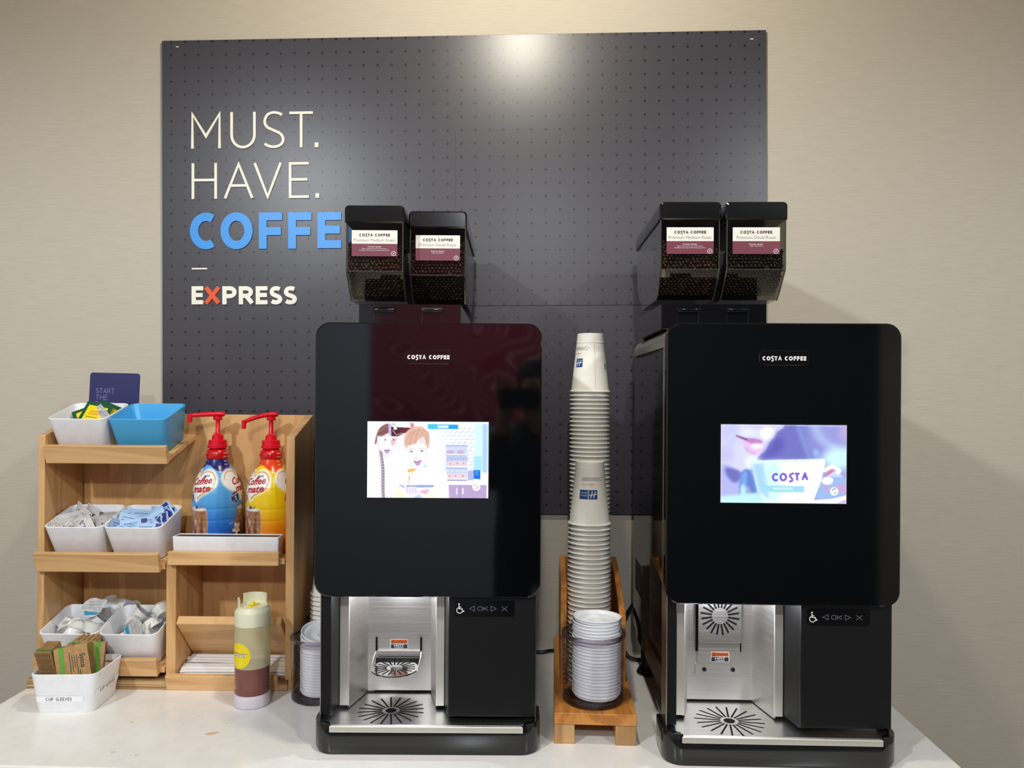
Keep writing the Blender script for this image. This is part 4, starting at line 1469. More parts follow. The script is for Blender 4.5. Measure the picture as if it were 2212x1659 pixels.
def bin_mesh(hw, hd, h, material, taper=0.009, rad=0.016, wall=0.003):
    mb = MB()
    o0 = rr3(hw - taper - .003, hd - taper - .003, rad * .8, 0)
    o1 = rr3(hw - taper, hd - taper, rad, .004)
    o2 = rr3(hw, hd, rad, h - .001)
    o3 = rr3(hw - .0008, hd - .0008, rad, h)
    i3 = rr3(hw - wall + .0006, hd - wall + .0006, rad, h)
    i2 = rr3(hw - wall, hd - wall, rad, h - .001)
    i1 = rr3(hw - taper - wall, hd - taper - wall, rad, .006)
    i0 = rr3(hw - taper - wall - .003, hd - taper - wall - .003, rad * .8, .0035)
    mb.loft([o0, o1, o2, o3, i3, i2, i1, i0], material)
    return mb


BIN_HW, BIN_HD, BIN_H = .0655, .061, .082


def make_bin(label, loc, rot, material=None, group='square condiment bins'):
    o = bin_mesh(BIN_HW, BIN_HD, BIN_H, material or M_WHITE_PL).build('condiment_bin', None, loc, rot, smooth=40)
    return tag(o, label, 'bin', group)


def bin_at(x, y, z, label, material=None):
    o = make_bin(label, sh(x, y, z), (TILT, 0, SH_R), material)
    return Matrix.Translation(sh(x, y, z)) @ Euler((TILT, 0, SH_R)).to_matrix().to_4x4()


B_TEA = bin_at(-.2000, .0725, .5345, 'white square bin of tea packets on the top shelf')
B_BLUE = bin_at(-.0655, .0725, .5345, 'empty bright blue square bin on the top shelf', M_BLUE_PL)
B_SUG = bin_at(-.2005, .0630, .2965, 'white square bin full of white sugar packets on the middle shelf')
B_SWT = bin_at(-.0685, .0630, .2965, 'white square bin full of pale blue sweetener packets on the middle shelf')
B_CRA = bin_at(-.2050, .0530, .0645, 'white square bin of creamer cups at left on the lowest shelf')
B_CRB = bin_at(-.0725, .0530, .0645, 'white square bin of creamer cups beside the divider on the lowest shelf')

SL_M = Matrix.Translation((-.9705, -.3830, 0)) @ Matrix.Rotation(R(4.0), 4, 'Z')
slb = thing('sleeve_bin', 'white square bin labelled CUP SLEEVES standing on the counter', 'bin', (-.9705, -.3830, 0), (0, 0, R(4.0)))
bin_mesh(.0670, .0620, .0815, M_WHITE_PL).build('bin_shell', slb, smooth=40)
tp = MB()
tl = .009 / .0815                                                   # the walls lean outwards


def bend(u, flat, r=.015):
    k = min(max(0.0, abs(u) - flat), r * .98)
    return r - math.sqrt(r * r - k * k)


M_TAPE = mat('label_tape', (244, 244, 247), 0.2)


def tape(x0, x1, z0, z1, pl):
    n = 24
    for k in range(n):
        a, b = x0 + (x1 - x0) * k / n, x0 + (x1 - x0) * (k + 1) / n
        tp.flat([(a, z0), (b, z0), (b, z1), (a, z1)], pl, M_TAPE)


fw = lambda e: (lambda x, z, d=0.0: (x, -.0530 - z * tl - e + bend(x, .0435 + z * tl), z))
sw = lambda e: (lambda y, z, d=0.0: (.0580 + z * tl + e - bend(y, .0385 + z * tl), y, z))
tape(-.0555, .0400, .0240, .0360, fw(.0004))
word(tp, 'CUP SLEEVES', -.0345, .0175, .0265, .0332, .0009, fw(.0007), M_INK, gap=.22)
tape(-.0500, .0470, .0330, .0450, sw(.0004))
word(tp, 'CUP SLEEVES', -.0330, .0300, .0355, .0425, .0009, sw(.0007), M_INK, gap=.22)
tp.build('label_tape', slb, smooth=0)

# shallow drip tray under the syrup pumps
dp = thing('drip_tray', 'shallow white tray with a black ribbed mat in front of the pump bottles', 'tray', sh(.1335, .0160, .2897), (0, 0, SH_R))
bin_mesh(.1185, .0185, .0475, M_WHITE_PL, taper=.0015, rad=.004).build('tray_shell', dp, smooth=40)
MB().box(-.1145, .1145, -.0150, .0150, .0045, .0462, M_BLACK_MAT).build('ribbed_mat', dp)


# ------------------------------------------------------------------ pump bottles
def bottle_art(kind):
    """printed sleeve unrolled: x in picture pixels of arc, y in picture pixels down from the neck"""
    U = 169.6
    p = Paint(320, 200, -U, U, 964, 1184, (200, 0, 14))
    X, Y = p.X, p.Y
    if kind == 'blue':
        stops = [(1000, (104, 172, 230)), (1065, (86, 164, 224)), (1100, (58, 138, 212)), (1130, (30, 102, 196)), (1184, (22, 88, 182))]
        shoulder = (30, 30, 104)
    else:
        stops = [(1000, (242, 214, 20)), (1070, (240, 204, 6)), (1102, (242, 188, 8)), (1130, (242, 142, 18)), (1184, (238, 112, 12))]
        shoulder = (232, 66, 4)
    ys = np.array([s[0] for s in stops])
    body = np.stack([np.interp(Y, ys, [s[1][i] for s in stops]) for i in range(3)], -1)
    edge = 1008 + 5.5 * np.sin((X + 26) / 113.0 * 2 * math.pi - .4) + 2.5 * np.sin(X / 19.0)
    neck = 988.5 + 0 * X
    p.A = np.where((Y > edge)[..., None], body, np.where((Y > neck)[..., None], np.array(shoulder, float), p.A))
    for u in (-52, 61, 174):
        heart = [(u - 2, 1021), (u + 8, 1013), (u + 26, 1011), (u + 42, 1017), (u + 49, 1031), (u + 44, 1044), (u + 30, 1055), (u + 12, 1064), (u, 1075),
                 (u - 10, 1062), (u - 30, 1052), (u - 44, 1042), (u - 49, 1030), (u - 42, 1017), (u - 26, 1011), (u - 8, 1013)]
        p.blob([(u + (x - u) * 1.1, 1040 + (y - 1040) * 1.1) for x, y in heart], (248, 246, 240), 1, 2.2)
        p.line([(u - 1, 1024), (u + 9, 1016), (u + 26, 1014), (u + 40, 1019), (u + 46, 1031), (u + 42, 1042)], 2.4, (208, 150, 84), 1, .3, True)
        p.line([(u + 40, 1046), (u + 28, 1054), (u + 12, 1062), (u + 3, 1069)], 3.2, (208, 150, 84), 1, .3, True)
        p.line([(u - 1, 1024), (u - 9, 1016), (u - 26, 1014), (u - 40, 1019), (u - 46, 1031)], 2.0, (208, 150, 84), 1, .3, True)
    for u in (-48, 70):
        gx0, gx1 = u - 24, u + 24
        p.poly([(gx0, 1091), (gx1, 1091), (gx1 + 3, 1120), (gx1, 1152), (gx0 + 3, 1152), (gx0 - 3, 1120)], (166, 112, 78), 1, .5)
        rr_ = random.Random(5)
        for _ in range(26):
            c = rr_.choice([(96, 54, 36), (204, 158, 118), (120, 72, 50), (214, 176, 140), (150, 84, 50)])
            p.ell(u + rr_.uniform(-20, 20), rr_.uniform(1098, 1150), rr_.uniform(2, 6), rr_.uniform(3, 9), c, .75, 1.2, rr_.uniform(-50, 50))
        p.ell(u, 1091, 24, 4, (226, 216, 206), 1, .4)
        for _ in range(9):
            c = rr_.choice([(60, 62, 92), (240, 236, 230), (110, 80, 70)])
            p.ell(u + rr_.uniform(-20, 18), 1090 + rr_.uniform(-4, 3), 4, 2.5, c, .9, .5, rr_.uniform(-40, 40))
        p.line([(gx1, 1092), (gx1 + 3, 1120), (gx1 + .5, 1152)], 1.2, (226, 206, 196), .8, .3)
    c1 = (26, 52, 122) if kind == 'blue' else (216, 66, 34)
    for u in (41, 158, -75):
        p.ell(u, 1069, 13, 13, (150, 190, 226) if kind == 'blue' else (240, 196, 60), .8, .5)
        p.ell(u, 1069, 11.5, 11.5, c1, 1, .2)
        p.line([(u - 9, 1066), (u + 9, 1059)], 1.6, (236, 240, 246))
        p.line([(u - 5, 1077), (u + 5, 1074)], 1.3, (236, 240, 246))
        p.line([(u - 1.5, 1068), (u + 1, 1066.5), (u + 1.5, 1073)], 2.0, (246, 246, 250))
    for u in (46, 164):
        if kind == 'blue':
            p.blob([(u - 30, 1152), (u - 10, 1140), (u + 20, 1142), (u + 40, 1156), (u, 1166)], (14, 30, 60), .7, 3)
            for a in range(5):
                p.ell(u + 7.5 * math.cos(a * 1.257 + .4), 1136 + 8.5 * math.sin(a * 1.257 + .4), 6, 4, (240, 240, 226), 1, .4, math.degrees(a * 1.257 + .4))
            p.ell(u, 1136, 3.4, 3.4, (214, 206, 130), 1, 1)
            p.line([(u - 20, 1124), (u - 12, 1121)], 2.5, (190, 214, 240), .9, .5)
        else:
            p.blob([(u - 6, 1152), (u + 4, 1134), (u + 14, 1150)], (120, 64, 30), .9, 1)
    for u in (-72, 41, 154):                                        # small neck print
        for y in (976, 983):
            p.line([(u - 14, y), (u + 12, y)], 2.0, (244, 190, 196), .85, .2)
        for y in (993, 1000):
            p.line([(u - 10, y), (u + 2, y)], 3.0, (206, 210, 232), .8, .4)
            p.line([(u + 6, y), (u + 28, y)], 1.6, (150, 156, 200), .6, .3)
    return p


BK = 1.084e-3                                                       # metres per picture pixel at the bottles
BOT_Y = 1185.0
BPROF = [(1184.9, 40), (1184, 48), (1181, 51.5), (1160, 53), (1130, 54), (1100, 54.5), (1080, 54.2), (1060, 52.8), (1045, 50), (1030, 45.2), (1015, 37.3), (1008, 32.0),
         (1002, 28.2), (996, 25.2), (990, 22.6), (988.5, 22.4), (987.5, 24.0), (984, 25.2), (979, 25.4), (974, 24.4), (970, 21.6), (967, 17.5), (964, 17.2)]


def brad(y):
    ys = [q[0] for q in BPROF][::-1]
    rs = [q[1] for q in BPROF][::-1]
    return float(np.interp(y, ys, rs))


def pump_bottle(kind, label, loc, spout_droop, turn):
    b = thing('creamer_bottle', label, 'bottle', loc, (0, 0, R(turn)), 'pump bottles on the shelf')
    cols = bottle_art(kind).colours()
    Hh, Ww = cols.shape[:2]
    ysamp = np.concatenate([np.linspace(964, 1012, 70), np.linspace(1012.6, 1184.9, 150)])
    th = (np.arange(Ww) + .5) / Ww * 2 * math.pi - math.pi
    pos = np.zeros((len(ysamp), Ww, 3))
    cc = np.zeros((len(ysamp), Ww, 3))
    for i, y in enumerate(ysamp):
        r = brad(y) * BK * .957
        if 1085 < y < 1160:
            r -= 0.0006 * max(0, math.sin((y - 1085) / 12.0 * math.pi)) ** 4
        pos[i, :, 0] = r * np.sin(th)
        pos[i, :, 1] = -r * np.cos(th)
        pos[i, :, 2] = (BOT_Y - y) * BK
        cc[i] = cols[min(Hh - 1, int((y - 964) / 220 * Hh))]
    body = grid_mesh('bottle_body', pos, cc, M_PRINT, b, wrap=True)
    # raised ink lettering laid on the curved wall

    def on(u, y, d=0.0):
        a = u / 54.0
        r = brad(y) * BK * .957 + .0005
        return (r * math.sin(a), -r * math.cos(a), (BOT_Y - y) * BK)
    for u in (-41, 69):
        tx = MB()
        w = lambda x, z, d=0.0: on(u + x, 1040 - z)
        tx.text('NESTLE', 10, 16.0, 3.6, w, M_NAVY, width=19, bold=.03, rot=.06)
        tx.text('Coffee', -2, 0.5, 14.5, w, M_RED_INK, width=60, bold=.025, shear=.25, rot=.10)
        tx.text('mate', 0, -15.5, 14.5, w, M_RED_INK, width=50, bold=.03, shear=.25, rot=.10)
        tx.build('brand_words', b, smooth=0)
    # pump
    def z(y):
        return (BOT_Y - y) * BK
    k = BK
    pc = MB()
    pc.lathe([(16 * k, z(966)), (20.4 * k, z(965.5)), (20.6 * k, z(960.5)), (19.2 * k, z(959.5)), (18.8 * k, z(949.5)), (17.5 * k, z(948.5)), (12 * k, z(948)), (11.6 * k, z(939)), (9 * k, z(937.5)),
              (6.5 * k, z(935)), (4.8 * k, z(933)), (4.5 * k, z(906)), (9 * k, z(906)), (9.4 * k, z(905)), (9.4 * k, z(898)), (0, z(897))], 28, M_RED)
    pump = pc.build('pump', b, smooth=40)
    hd = MB()
    dirx, diry = -0.99, -0.12
    L = 66 * k
    path = []
    for t in (-.28, -.22, 0, .25, .5, .72, .86, .93, .97, 1.0):
        drop = spout_droop * max(0, t) ** 1.6 * 16 * k
        path.append((dirx * L * t * .86, diry * L * t * .86, z(893) - drop))
    rings = []
    for i, (x, y, zz) in enumerate(path):
        t = i / (len(path) - 1)
        wv = (2.0 if i == 0 else 9.0 - 4.0 * min(1, t * 1.6)) * k
        hv = (1.5 if i == 0 else 5.6 - 1.6 * t) * k
        rings.append([(x - diry * wv * math.cos(a), y + dirx * wv * math.cos(a), zz + hv * math.sin(a)) for a in np.linspace(0, 2 * math.pi, 13)[:-1]])
    hd.loft(rings, M_RED)
    ex, ey, ez = path[-2]
    hd.tube([(ex, ey, ez + 3 * k), (ex - .001, ey, ez - 6 * k), (ex - .0015, ey, ez - 15 * k)], [5.4 * k, 5.2 * k, 4.6 * k], M_RED, 12)
    hd.build('spout', pump, smooth=60)
    return b


pump_bottle('blue', 'blue pump bottle of coffee creamer with a red pump, nearer the blue bin', sh(.0786, .0915, .2897), 0.15, 24)
pump_bottle('yellow', 'yellow pump bottle of coffee creamer with a red pump, beside the right side panel', sh(.2035, .0915, .2897), 1.0, 21)

# ------------------------------------------------------------------ small card sign behind the bins
sg = thing('card_sign', 'navy blue card sign reading START THE DAILY behind the top bins', 'sign', sh(-.1935, .1365, .552), (R(-3), R(1.0), SH_R))
MB().prism_y(rrect(-.060, .060, 0, .150, (.001, .007, .007, .001), 5), -.0012, .0012, M_SIGN_NAVY).build('card', sg)
tx = MB()
pl = front(-.0015)
for i, s in enumerate(('START', 'THE', 'DAILY')):
    word(tx, s, -.0435, -.0435 + (.0440, .0285, .0440)[i], .1005 - .0160 * i, .1125 - .0160 * i, .0010, pl, M_SIGN_TXT, gap=.25)
tx.build('printed_words', sg, smooth=0)


ONES = 'first second third fourth fifth sixth seventh eighth ninth tenth eleventh twelfth thirteenth fourteenth fifteenth sixteenth seventeenth eighteenth nineteenth'.split()
TENS = {2: 'twent', 3: 'thirt', 4: 'fort', 5: 'fift', 6: 'sixt'}


def nth(n):
    if n < 20:
        return ONES[n - 1]
    return TENS[n // 10] + ('ieth' if n % 10 == 0 else 'y-' + ONES[n % 10 - 1])


# ------------------------------------------------------------------ packets
def pillow(L, W, T, material, deco, n=7, m=5):
    """a filled paper packet lying in XY: pinched flat at both ends; deco(mb, z function) prints on the upper side"""
    mb = MB()

    def zz(x, y):
        a = max(0.0, 1 - abs(x / (L / 2 * .86)) ** 3) if abs(x) < L / 2 * .86 else 0.0
        c = max(0.0, 1 - abs(y / (W / 2)) ** 2.4)
        return T / 2 * a * c + .00025
    for s in (1, -1):
        vs = [(-L / 2 + L * i / n, -W / 2 + W * j / m, s * zz(-L / 2 + L * i / n, -W / 2 + W * j / m)) for j in range(m + 1) for i in range(n + 1)]
        fs = []
        for j in range(m):
            for i in range(n):
                a = j * (n + 1) + i
                q = (a, a + 1, a + n + 2, a + n + 1)
                fs.append(q if s > 0 else q[::-1])
        mb.add(vs, fs, material)
    deco(mb, lambda x, y, d=0.0: (x, y, zz(x, y) + .0006), lambda x, y, d=0.0: (-x, y, -zz(x, y) - .0006))
    return mb


def patch(mb, x0, x1, y0, y1, pl, material, nx=6, ny=6):
    vs = [pl(x0 + (x1 - x0) * i / nx, y0 + (y1 - y0) * j / ny) for j in range(ny + 1) for i in range(nx + 1)]
    fs = [(j * (nx + 1) + i, j * (nx + 1) + i + 1, (j + 1) * (nx + 1) + i + 1, (j + 1) * (nx + 1) + i) for j in range(ny) for i in range(nx)]
    mb.add(vs, fs, material)


def deco_sugar(mb, up, dn):
    for pl in (up, dn):
        mb.text('SUGAR', 0, -.0055, .0105, pl, M_NAVY, width=.037, bold=.015)
        mb.stroke([(-.022, .0135), (.022, .0135)], .0008, pl, M_GREY_INK)
        mb.stroke([(-.022, -.0125), (.010, -.0125)], .0008, pl, M_GREY_INK)
        mb.stroke([(-.0265, -.018), (-.0265, .018)], .0008, pl, M_GREY_INK)


def deco_sweet(mb, up, dn):
    for pl in (up, dn):
        patch(mb, .014, .026, -.0165, .0165, pl, M_NAVY)
        for k in range(4):
            mb.stroke([(-.022, -.009 + .006 * k), (.009 - .003 * (k % 2), -.009 + .006 * k)], .0011, pl, M_NAVY)


def deco_tea(mb, up, dn):
    for pl in (up, dn):
        patch(mb, -.024, .024, -.019, .019, pl, M_YELLOW, 10, 8)
        hi = lambda x, y, d=0.0: tuple(q + (.0005 if i == 2 and pl is up else -.0005 if i == 2 else 0) for i, q in enumerate(pl(x, y)))
        mb.stroke([(-.012, .003), (0, .0045), (.014, .006)], .0028, hi, M_ORANGE_INK)
        mb.stroke([(-.014, -.003), (0, -.002), (.012, -.001)], .0024, hi, M_ORANGE_INK)
        mb.stroke([(-.016, -.011), (0, -.0105), (.012, -.010)], .0012, hi, M_TEA_GREEN)


def deco_none(mb, up, dn):
    mb.flat([(-.020, -.004), (.020, -.004), (.020, .004), (-.020, .004)], up, M_PAPER_G)


def packet(name, label, cat, L, W, T, material, deco, group):
    o = pillow(L, W, T, material, deco).build(name, None, (0, 0, 0), smooth=60)
    return tag(o, label, cat, group)


def pose(M, x, y, z, rx, ry, rz):
    return M @ Matrix.Translation((x, y, z)) @ Euler((R(rx), R(ry), R(rz))).to_matrix().to_4x4()


def pts_of(o):
    out = [v.co.copy() for v in o.data.vertices] if o.type == 'MESH' else []
    for c in o.children:
        out += [v.co.copy() for v in c.data.vertices]
    return out


_pts = {}


def fit(o, mtx, BM):
    """slide a packet or cup inwards until no corner passes through the walls or floor of its bin"""
    key = (o.data or o.children[0].data).name
    if key not in _pts:
        _pts[key] = pts_of(o)[::3]
    inv = BM.inverted() @ mtx
    P = [inv @ p for p in _pts[key]]
    dz = max(0.0, .0045 - min(p.z for p in P))
    mv = [0.0, 0.0]
    for ax, half in ((0, BIN_HW), (1, BIN_HD)):
        lo = hi = 0.0
        for p in P:
            if p.z + dz < BIN_H + .002:
                lim = half - .0045 - .009 * max(0.0, 1 - (p.z + dz) / BIN_H)
                hi = max(hi, p[ax] - lim)
                lo = max(lo, -lim - p[ax])
        mv[ax] = lo - hi
    return BM @ Matrix.Translation((mv[0], mv[1], dz)) @ inv


def place(o, mtx, first, label=None, BM=None):
    if not first:
        c = o.copy()
        COL.objects.link(c)
        o = c
    if BM is not None:
        mtx = fit(o, mtx, BM)
    o.matrix_world = mtx
    if label:
        o['label'] = label
    return o


# sugar: local bin coordinates, x right, y to the back, z up from the bin floor
SUG = [  # x, y, z, rx, ry, rz, label
    (-.020, .022, .074, 78, 18, -34, 'white sugar packet standing highest at the back left of its bin'),
    (.004, .018, .076, 72, 0, -38, 'white sugar packet with large navy letters tilted behind the others'),
    (-.004, -.004, .064, 66, 0, 82, 'white sugar packet turned on its side in the middle of the bin'),
    (-.050, -.024, .062, 80, 10, 62, 'white sugar packet upright against the left wall of the bin'),
    (-.044, -.006, .062, 76, 14, 48, None), (-.036, .004, .066, 74, 0, 40, None),
    (-.030, -.014, .060, 70, 6, 70, None), (-.020, -.020, .056, 60, 0, 96, None), (-.024, .036, .060, 84, 0, 0, None),
    (-.040, .034, .058, 82, 10, -6, None), (.034, .010, .060, 86, 12, 62, None), (.042, .006, .060, 84, 10, 64, None), (.049, .002, .060, 86, 16, 66, None),
    (.026, .012, .058, 84, 8, 60, None), (.018, -.022, .058, 50, 0, 76, 'white sugar packet leaning at the front right corner of its bin'),
    (.028, .034, .052, 80, 0, 20, None), (.010, .040, .052, 86, 0, 0, None),
    (-.034, -.036, .066, 20, 8, 10, 'white sugar packet lying flat over the front left edge of the pile'),
    (-.006, -.036, .062, 14, -14, -24, None), (.006, -.030, .068, 30, 12, -50, None), (-.018, -.040, .056, 8, 0, 40, None), (.034, -.036, .050, 20, 0, 30, None)]
o = packet('sugar_packet', 'white sugar packet wedged among others in the middle shelf bin', 'packet', .060, .040, .0045, M_PAPER_G, deco_sugar, 'sugar packets in the bin')
for i, (x, y, z, a, b, c, lb_) in enumerate(SUG):
    place(o, pose(B_SUG, x, y, z, a, b, c), i == 0, lb_ or 'white sugar packet wedged among others in the middle shelf bin', B_SUG)

SWT = [(-.052, -.030, .060, 82, 40, 70, 'pale blue sweetener packet with a navy triangle end at the front left'),
       (-.030, -.006, .068, 62, 16, 8, 'pale blue sweetener packet facing out on the left of its bin'),
       (.014, -.008, .066, 66, -4, -4, 'pale blue sweetener packet facing out in the middle of its bin'),
       (.040, .000, .066, 58, -24, -10, None), (-.020, -.036, .066, 22, 8, -18, 'pale blue sweetener packet lying across the front of the pile'), (-.042, -.040, .062, 12, 0, 24, None),
       (.004, -.042, .060, 14, -10, 12, None), (.030, -.040, .064, 60, 0, 2, None), (.014, -.030, .062, 20, 12, -30, None), (-.030, .014, .070, 50, 10, 14, None),
       (-.008, .016, .070, 52, 14, 24, None), (.000, .030, .062, 70, 0, 0, None), (.024, .030, .072, 76, -30, 30, 'pale blue sweetener packet sticking up at the back of its bin'),
       (.036, .016, .070, 60, -20, 30, None), (.046, .036, .070, 84, 0, -4, 'pale blue sweetener packet against the back right corner of its bin'),
       (.050, .010, .062, 70, -40, 70, None), (-.042, .026, .062, 60, 20, 0, None), (.050, -.020, .058, 60, -30, 60, None), (-.014, -.020, .064, 60, 0, 20, None), (.030, -.016, .058, 50, 0, -16, None)]
o = packet('sweetener_packet', 'pale blue sweetener packet wedged among others', 'packet', .060, .036, .0040, M_BLUE_PACK, deco_sweet, 'sweetener packets in the bin')
for i, (x, y, z, a, b, c, lb_) in enumerate(SWT):
    place(o, pose(B_SWT, x, y, z, a, b, c), i == 0, lb_ or 'pale blue sweetener packet wedged among others in the middle shelf bin', B_SWT)

o = packet('tea_packet', 'green tea packet with a yellow label on top of the pile', 'packet', .066, .056, .006, M_TEA_GREEN, deco_tea, 'tea packets in the top bin')
o.matrix_world = fit(o, pose(B_TEA, .012, .000, .074, 44, 8, -10), B_TEA)
c = place(o, pose(B_TEA, -.014, .018, .062, 40, -16, 24), False, 'green tea packet standing behind the yellow labelled one', B_TEA)
c = place(o, pose(B_TEA, .026, .022, .066, 50, 10, -24), False, 'green tea packet peeking out at the back right of the bin', B_TEA)
o2 = packet('tea_packet', 'dark tea packet lying flat at the front of the top bin', 'packet', .064, .052, .006, M_TEA_DARK, deco_none, 'tea packets in the top bin')
o2.matrix_world = fit(o2, pose(B_TEA, -.006, -.022, .060, 12, -4, 6), B_TEA)
o3 = packet('tea_packet', 'white tea packet lying under the dark one', 'packet', .066, .052, .006, M_PAPER_G, deco_none, 'tea packets in the top bin')
o3.matrix_world = fit(o3, pose(B_TEA, .002, -.024, .052, 10, 2, -4), B_TEA)
o4 = packet('tea_packet', 'silver tea packet leaning over the yellow label', 'packet', .060, .020, .005, M_FOIL, deco_none, 'tea packets in the top bin')
o4.matrix_world = fit(o4, pose(B_TEA, .034, -.004, .074, 40, 30, -36), B_TEA)
for k, (x, y, z, a, b, c_) in enumerate(((-.01, .01, .036, 4, 0, 10), (.0, -.01, .028, -3, 3, -8), (-.004, .0, .018, 2, 0, 4), (.004, .004, .010, 0, 0, 0))):
    place(o3, pose(B_TEA, x, y, z, a, b, c_), False, 'white tea packet buried in the pile of the top bin', B_TEA)


# ------------------------------------------------------------------ creamer cups
def creamer():
    t = thing('creamer_cup', 'white creamer cup', 'creamer', (0, 0, 0), group='creamer cups')
    MB().lathe([(0, 0), (.0125, 0), (.0128, .0012), (.0142, .006), (.0158, .012), (.0172, .0185), (.0196, .0190), (.0196, .0200), (0, .0200)], 24, M_CREAMER).build('cup', t, smooth=40)
    f = MB()
    out = arc(0, 0, .0200, .0200, 28, 332, 24)
    tabp = [(.0192, -.0080), (.0250, -.0045), (.0285, -.0015), (.0290, .0015), (.0255, .0045), (.0192, .0080)]
    poly = out + tabp
    f.prism_z(poly, .0201, .0204, M_FOIL)
    up = lambda x, y, d=0.0: (x, y, .0206)
    f.flat([(-.0170, -.0085), (.0020, -.0185), (.0085, -.0170), (-.0150, .0010)], up, M_TEAL)
    f.stroke([(-.0130, .0060), (.0080, -.0060)], .0012, up, M_GREY_INK)
    f.stroke([(-.0080, .0110), (.0120, -.0010)], .0016, up, M_GREY_INK)
    f.stroke([(-.0010, .0140), (.0160, .0040)], .0012, up, M_GREY_INK)
    lidp = f.build('foil_lid', t, smooth=0)
    lidp['label'] = 'silver foil lid with a teal stripe'
    return t


cr0 = creamer()
cr_used = [False]


def put_creamer(mtx, label, BM=None):
    o = cr0 if not cr_used[0] else copy_tree(cr0)
    cr_used[0] = True
    if BM is not None:
        mtx = fit(cr0, mtx @ Matrix.Scale(1.14, 4), BM)
    else:
        mtx = mtx @ Matrix.Scale(1.14, 4)
    o.matrix_world = mtx
    o['label'] = label


CRA = [(-.036, -.040, .058, 175, 10, 0, 'upside-down creamer cup at the front left of the left bin'),
       (-.030, -.020, .066, 96, 30, 40, 'creamer cup lying with its teal lid facing the front, left bin'),
       (-.030, .014, .074, 150, 24, 0, 'upturned creamer cup towards the back left of the left bin'),
       (.006, .006, .074, 168, -10, 20, 'upside-down creamer cup in the middle of the left bin'),
       (.022, .022, .088, 36, -16, 30, 'creamer cup highest in the pile, back right of the left bin'),
       (.004, -.022, .072, 120, -34, 200, 'creamer cup tipped with its pointed lid upward, left bin'),
       (.034, -.028, .064, 38, 8, 150, 'creamer cup showing its whole printed lid at the front right, left bin'),
       (.044, .000, .062, 50, 14, 120, 'creamer cup with its lid turned to the right wall, left bin'),
       (.046, .022, .064, 62, 20, 60, 'creamer cup against the right wall at the back, left bin'),
       (-.008, -.044, .054, 60, 0, 180, 'creamer cup with its lid edge just over the front rim, left bin'),
       (.016, -.044, .052, 172, 0, 0, 'white creamer cup base just over the front rim, left bin')]
for (x, y, z, a, b, c, lb_) in CRA:
    put_creamer(pose(B_CRA, x, y, z, a, b, c), lb_, B_CRA)
CRB = [(-.022, .030, .066, 48, -30, 150, 'creamer cup with its printed lid towards the back left, right bin'),
       (-.016, .000, .080, 112, -30, 20, 'large looking upturned creamer cup left of the middle, right bin'),
       (.022, -.006, .080, 128, 12, 70, 'creamer cup with its round base facing the viewer, right bin'),
       (.046, .020, .080, 56, 24, 210, 'creamer cup with a teal lid against the divider, right bin'),
       (-.030, -.032, .062, 150, -20, 30, 'upturned creamer cup at the front left, right bin'),
       (.010, -.034, .068, 48, 10, 330, 'creamer cup showing its printed lid at the front, right bin'),
       (-.010, -.044, .054, 168, 0, 0, 'white creamer cup base at the front rim, right bin'),
       (.040, -.030, .056, 60, 20, 90, 'creamer cup half hidden at the front right, right bin'),
       (.012, .030, .062, 150, 0, 0, 'creamer cup hidden at the back, right bin')]
for (x, y, z, a, b, c, lb_) in CRB:
    put_creamer(pose(B_CRB, x, y, z, a, b, c), lb_, B_CRB)
for k in range(8):                                                  # the layer below that carries the visible ones
    for BM, nm in ((B_CRA, 'left'), (B_CRB, 'right')):
        put_creamer(pose(BM, -.036 + .0365 * (k % 3), -.036 + .037 * (k // 3), .014 + .003 * (k % 2), 8 * (k % 3), 6 * (k % 2), 50 * k),
                    'creamer cup buried in the bottom layer of the %s bin' % nm, BM)
for (x, y, z, a, b, c, lb_) in ((-.190, .132, .138, 70, 20, 200, 'stray creamer cup behind the left creamer bin, leftmost'),
                                (-.165, .132, .132, 20, 30, 120, 'stray creamer cup behind the left creamer bin, second from the left'),
                                (-.128, .128, .146, 100, 0, 0, 'stray creamer cup seen as a round ring behind the gap of the bins'),
                                (-.060, .130, .148, 160, 34, 0, 'stray upturned creamer cup behind the right creamer bin')):
    put_creamer(pose(SH_M, x, y, z, a, b, c), lb_)


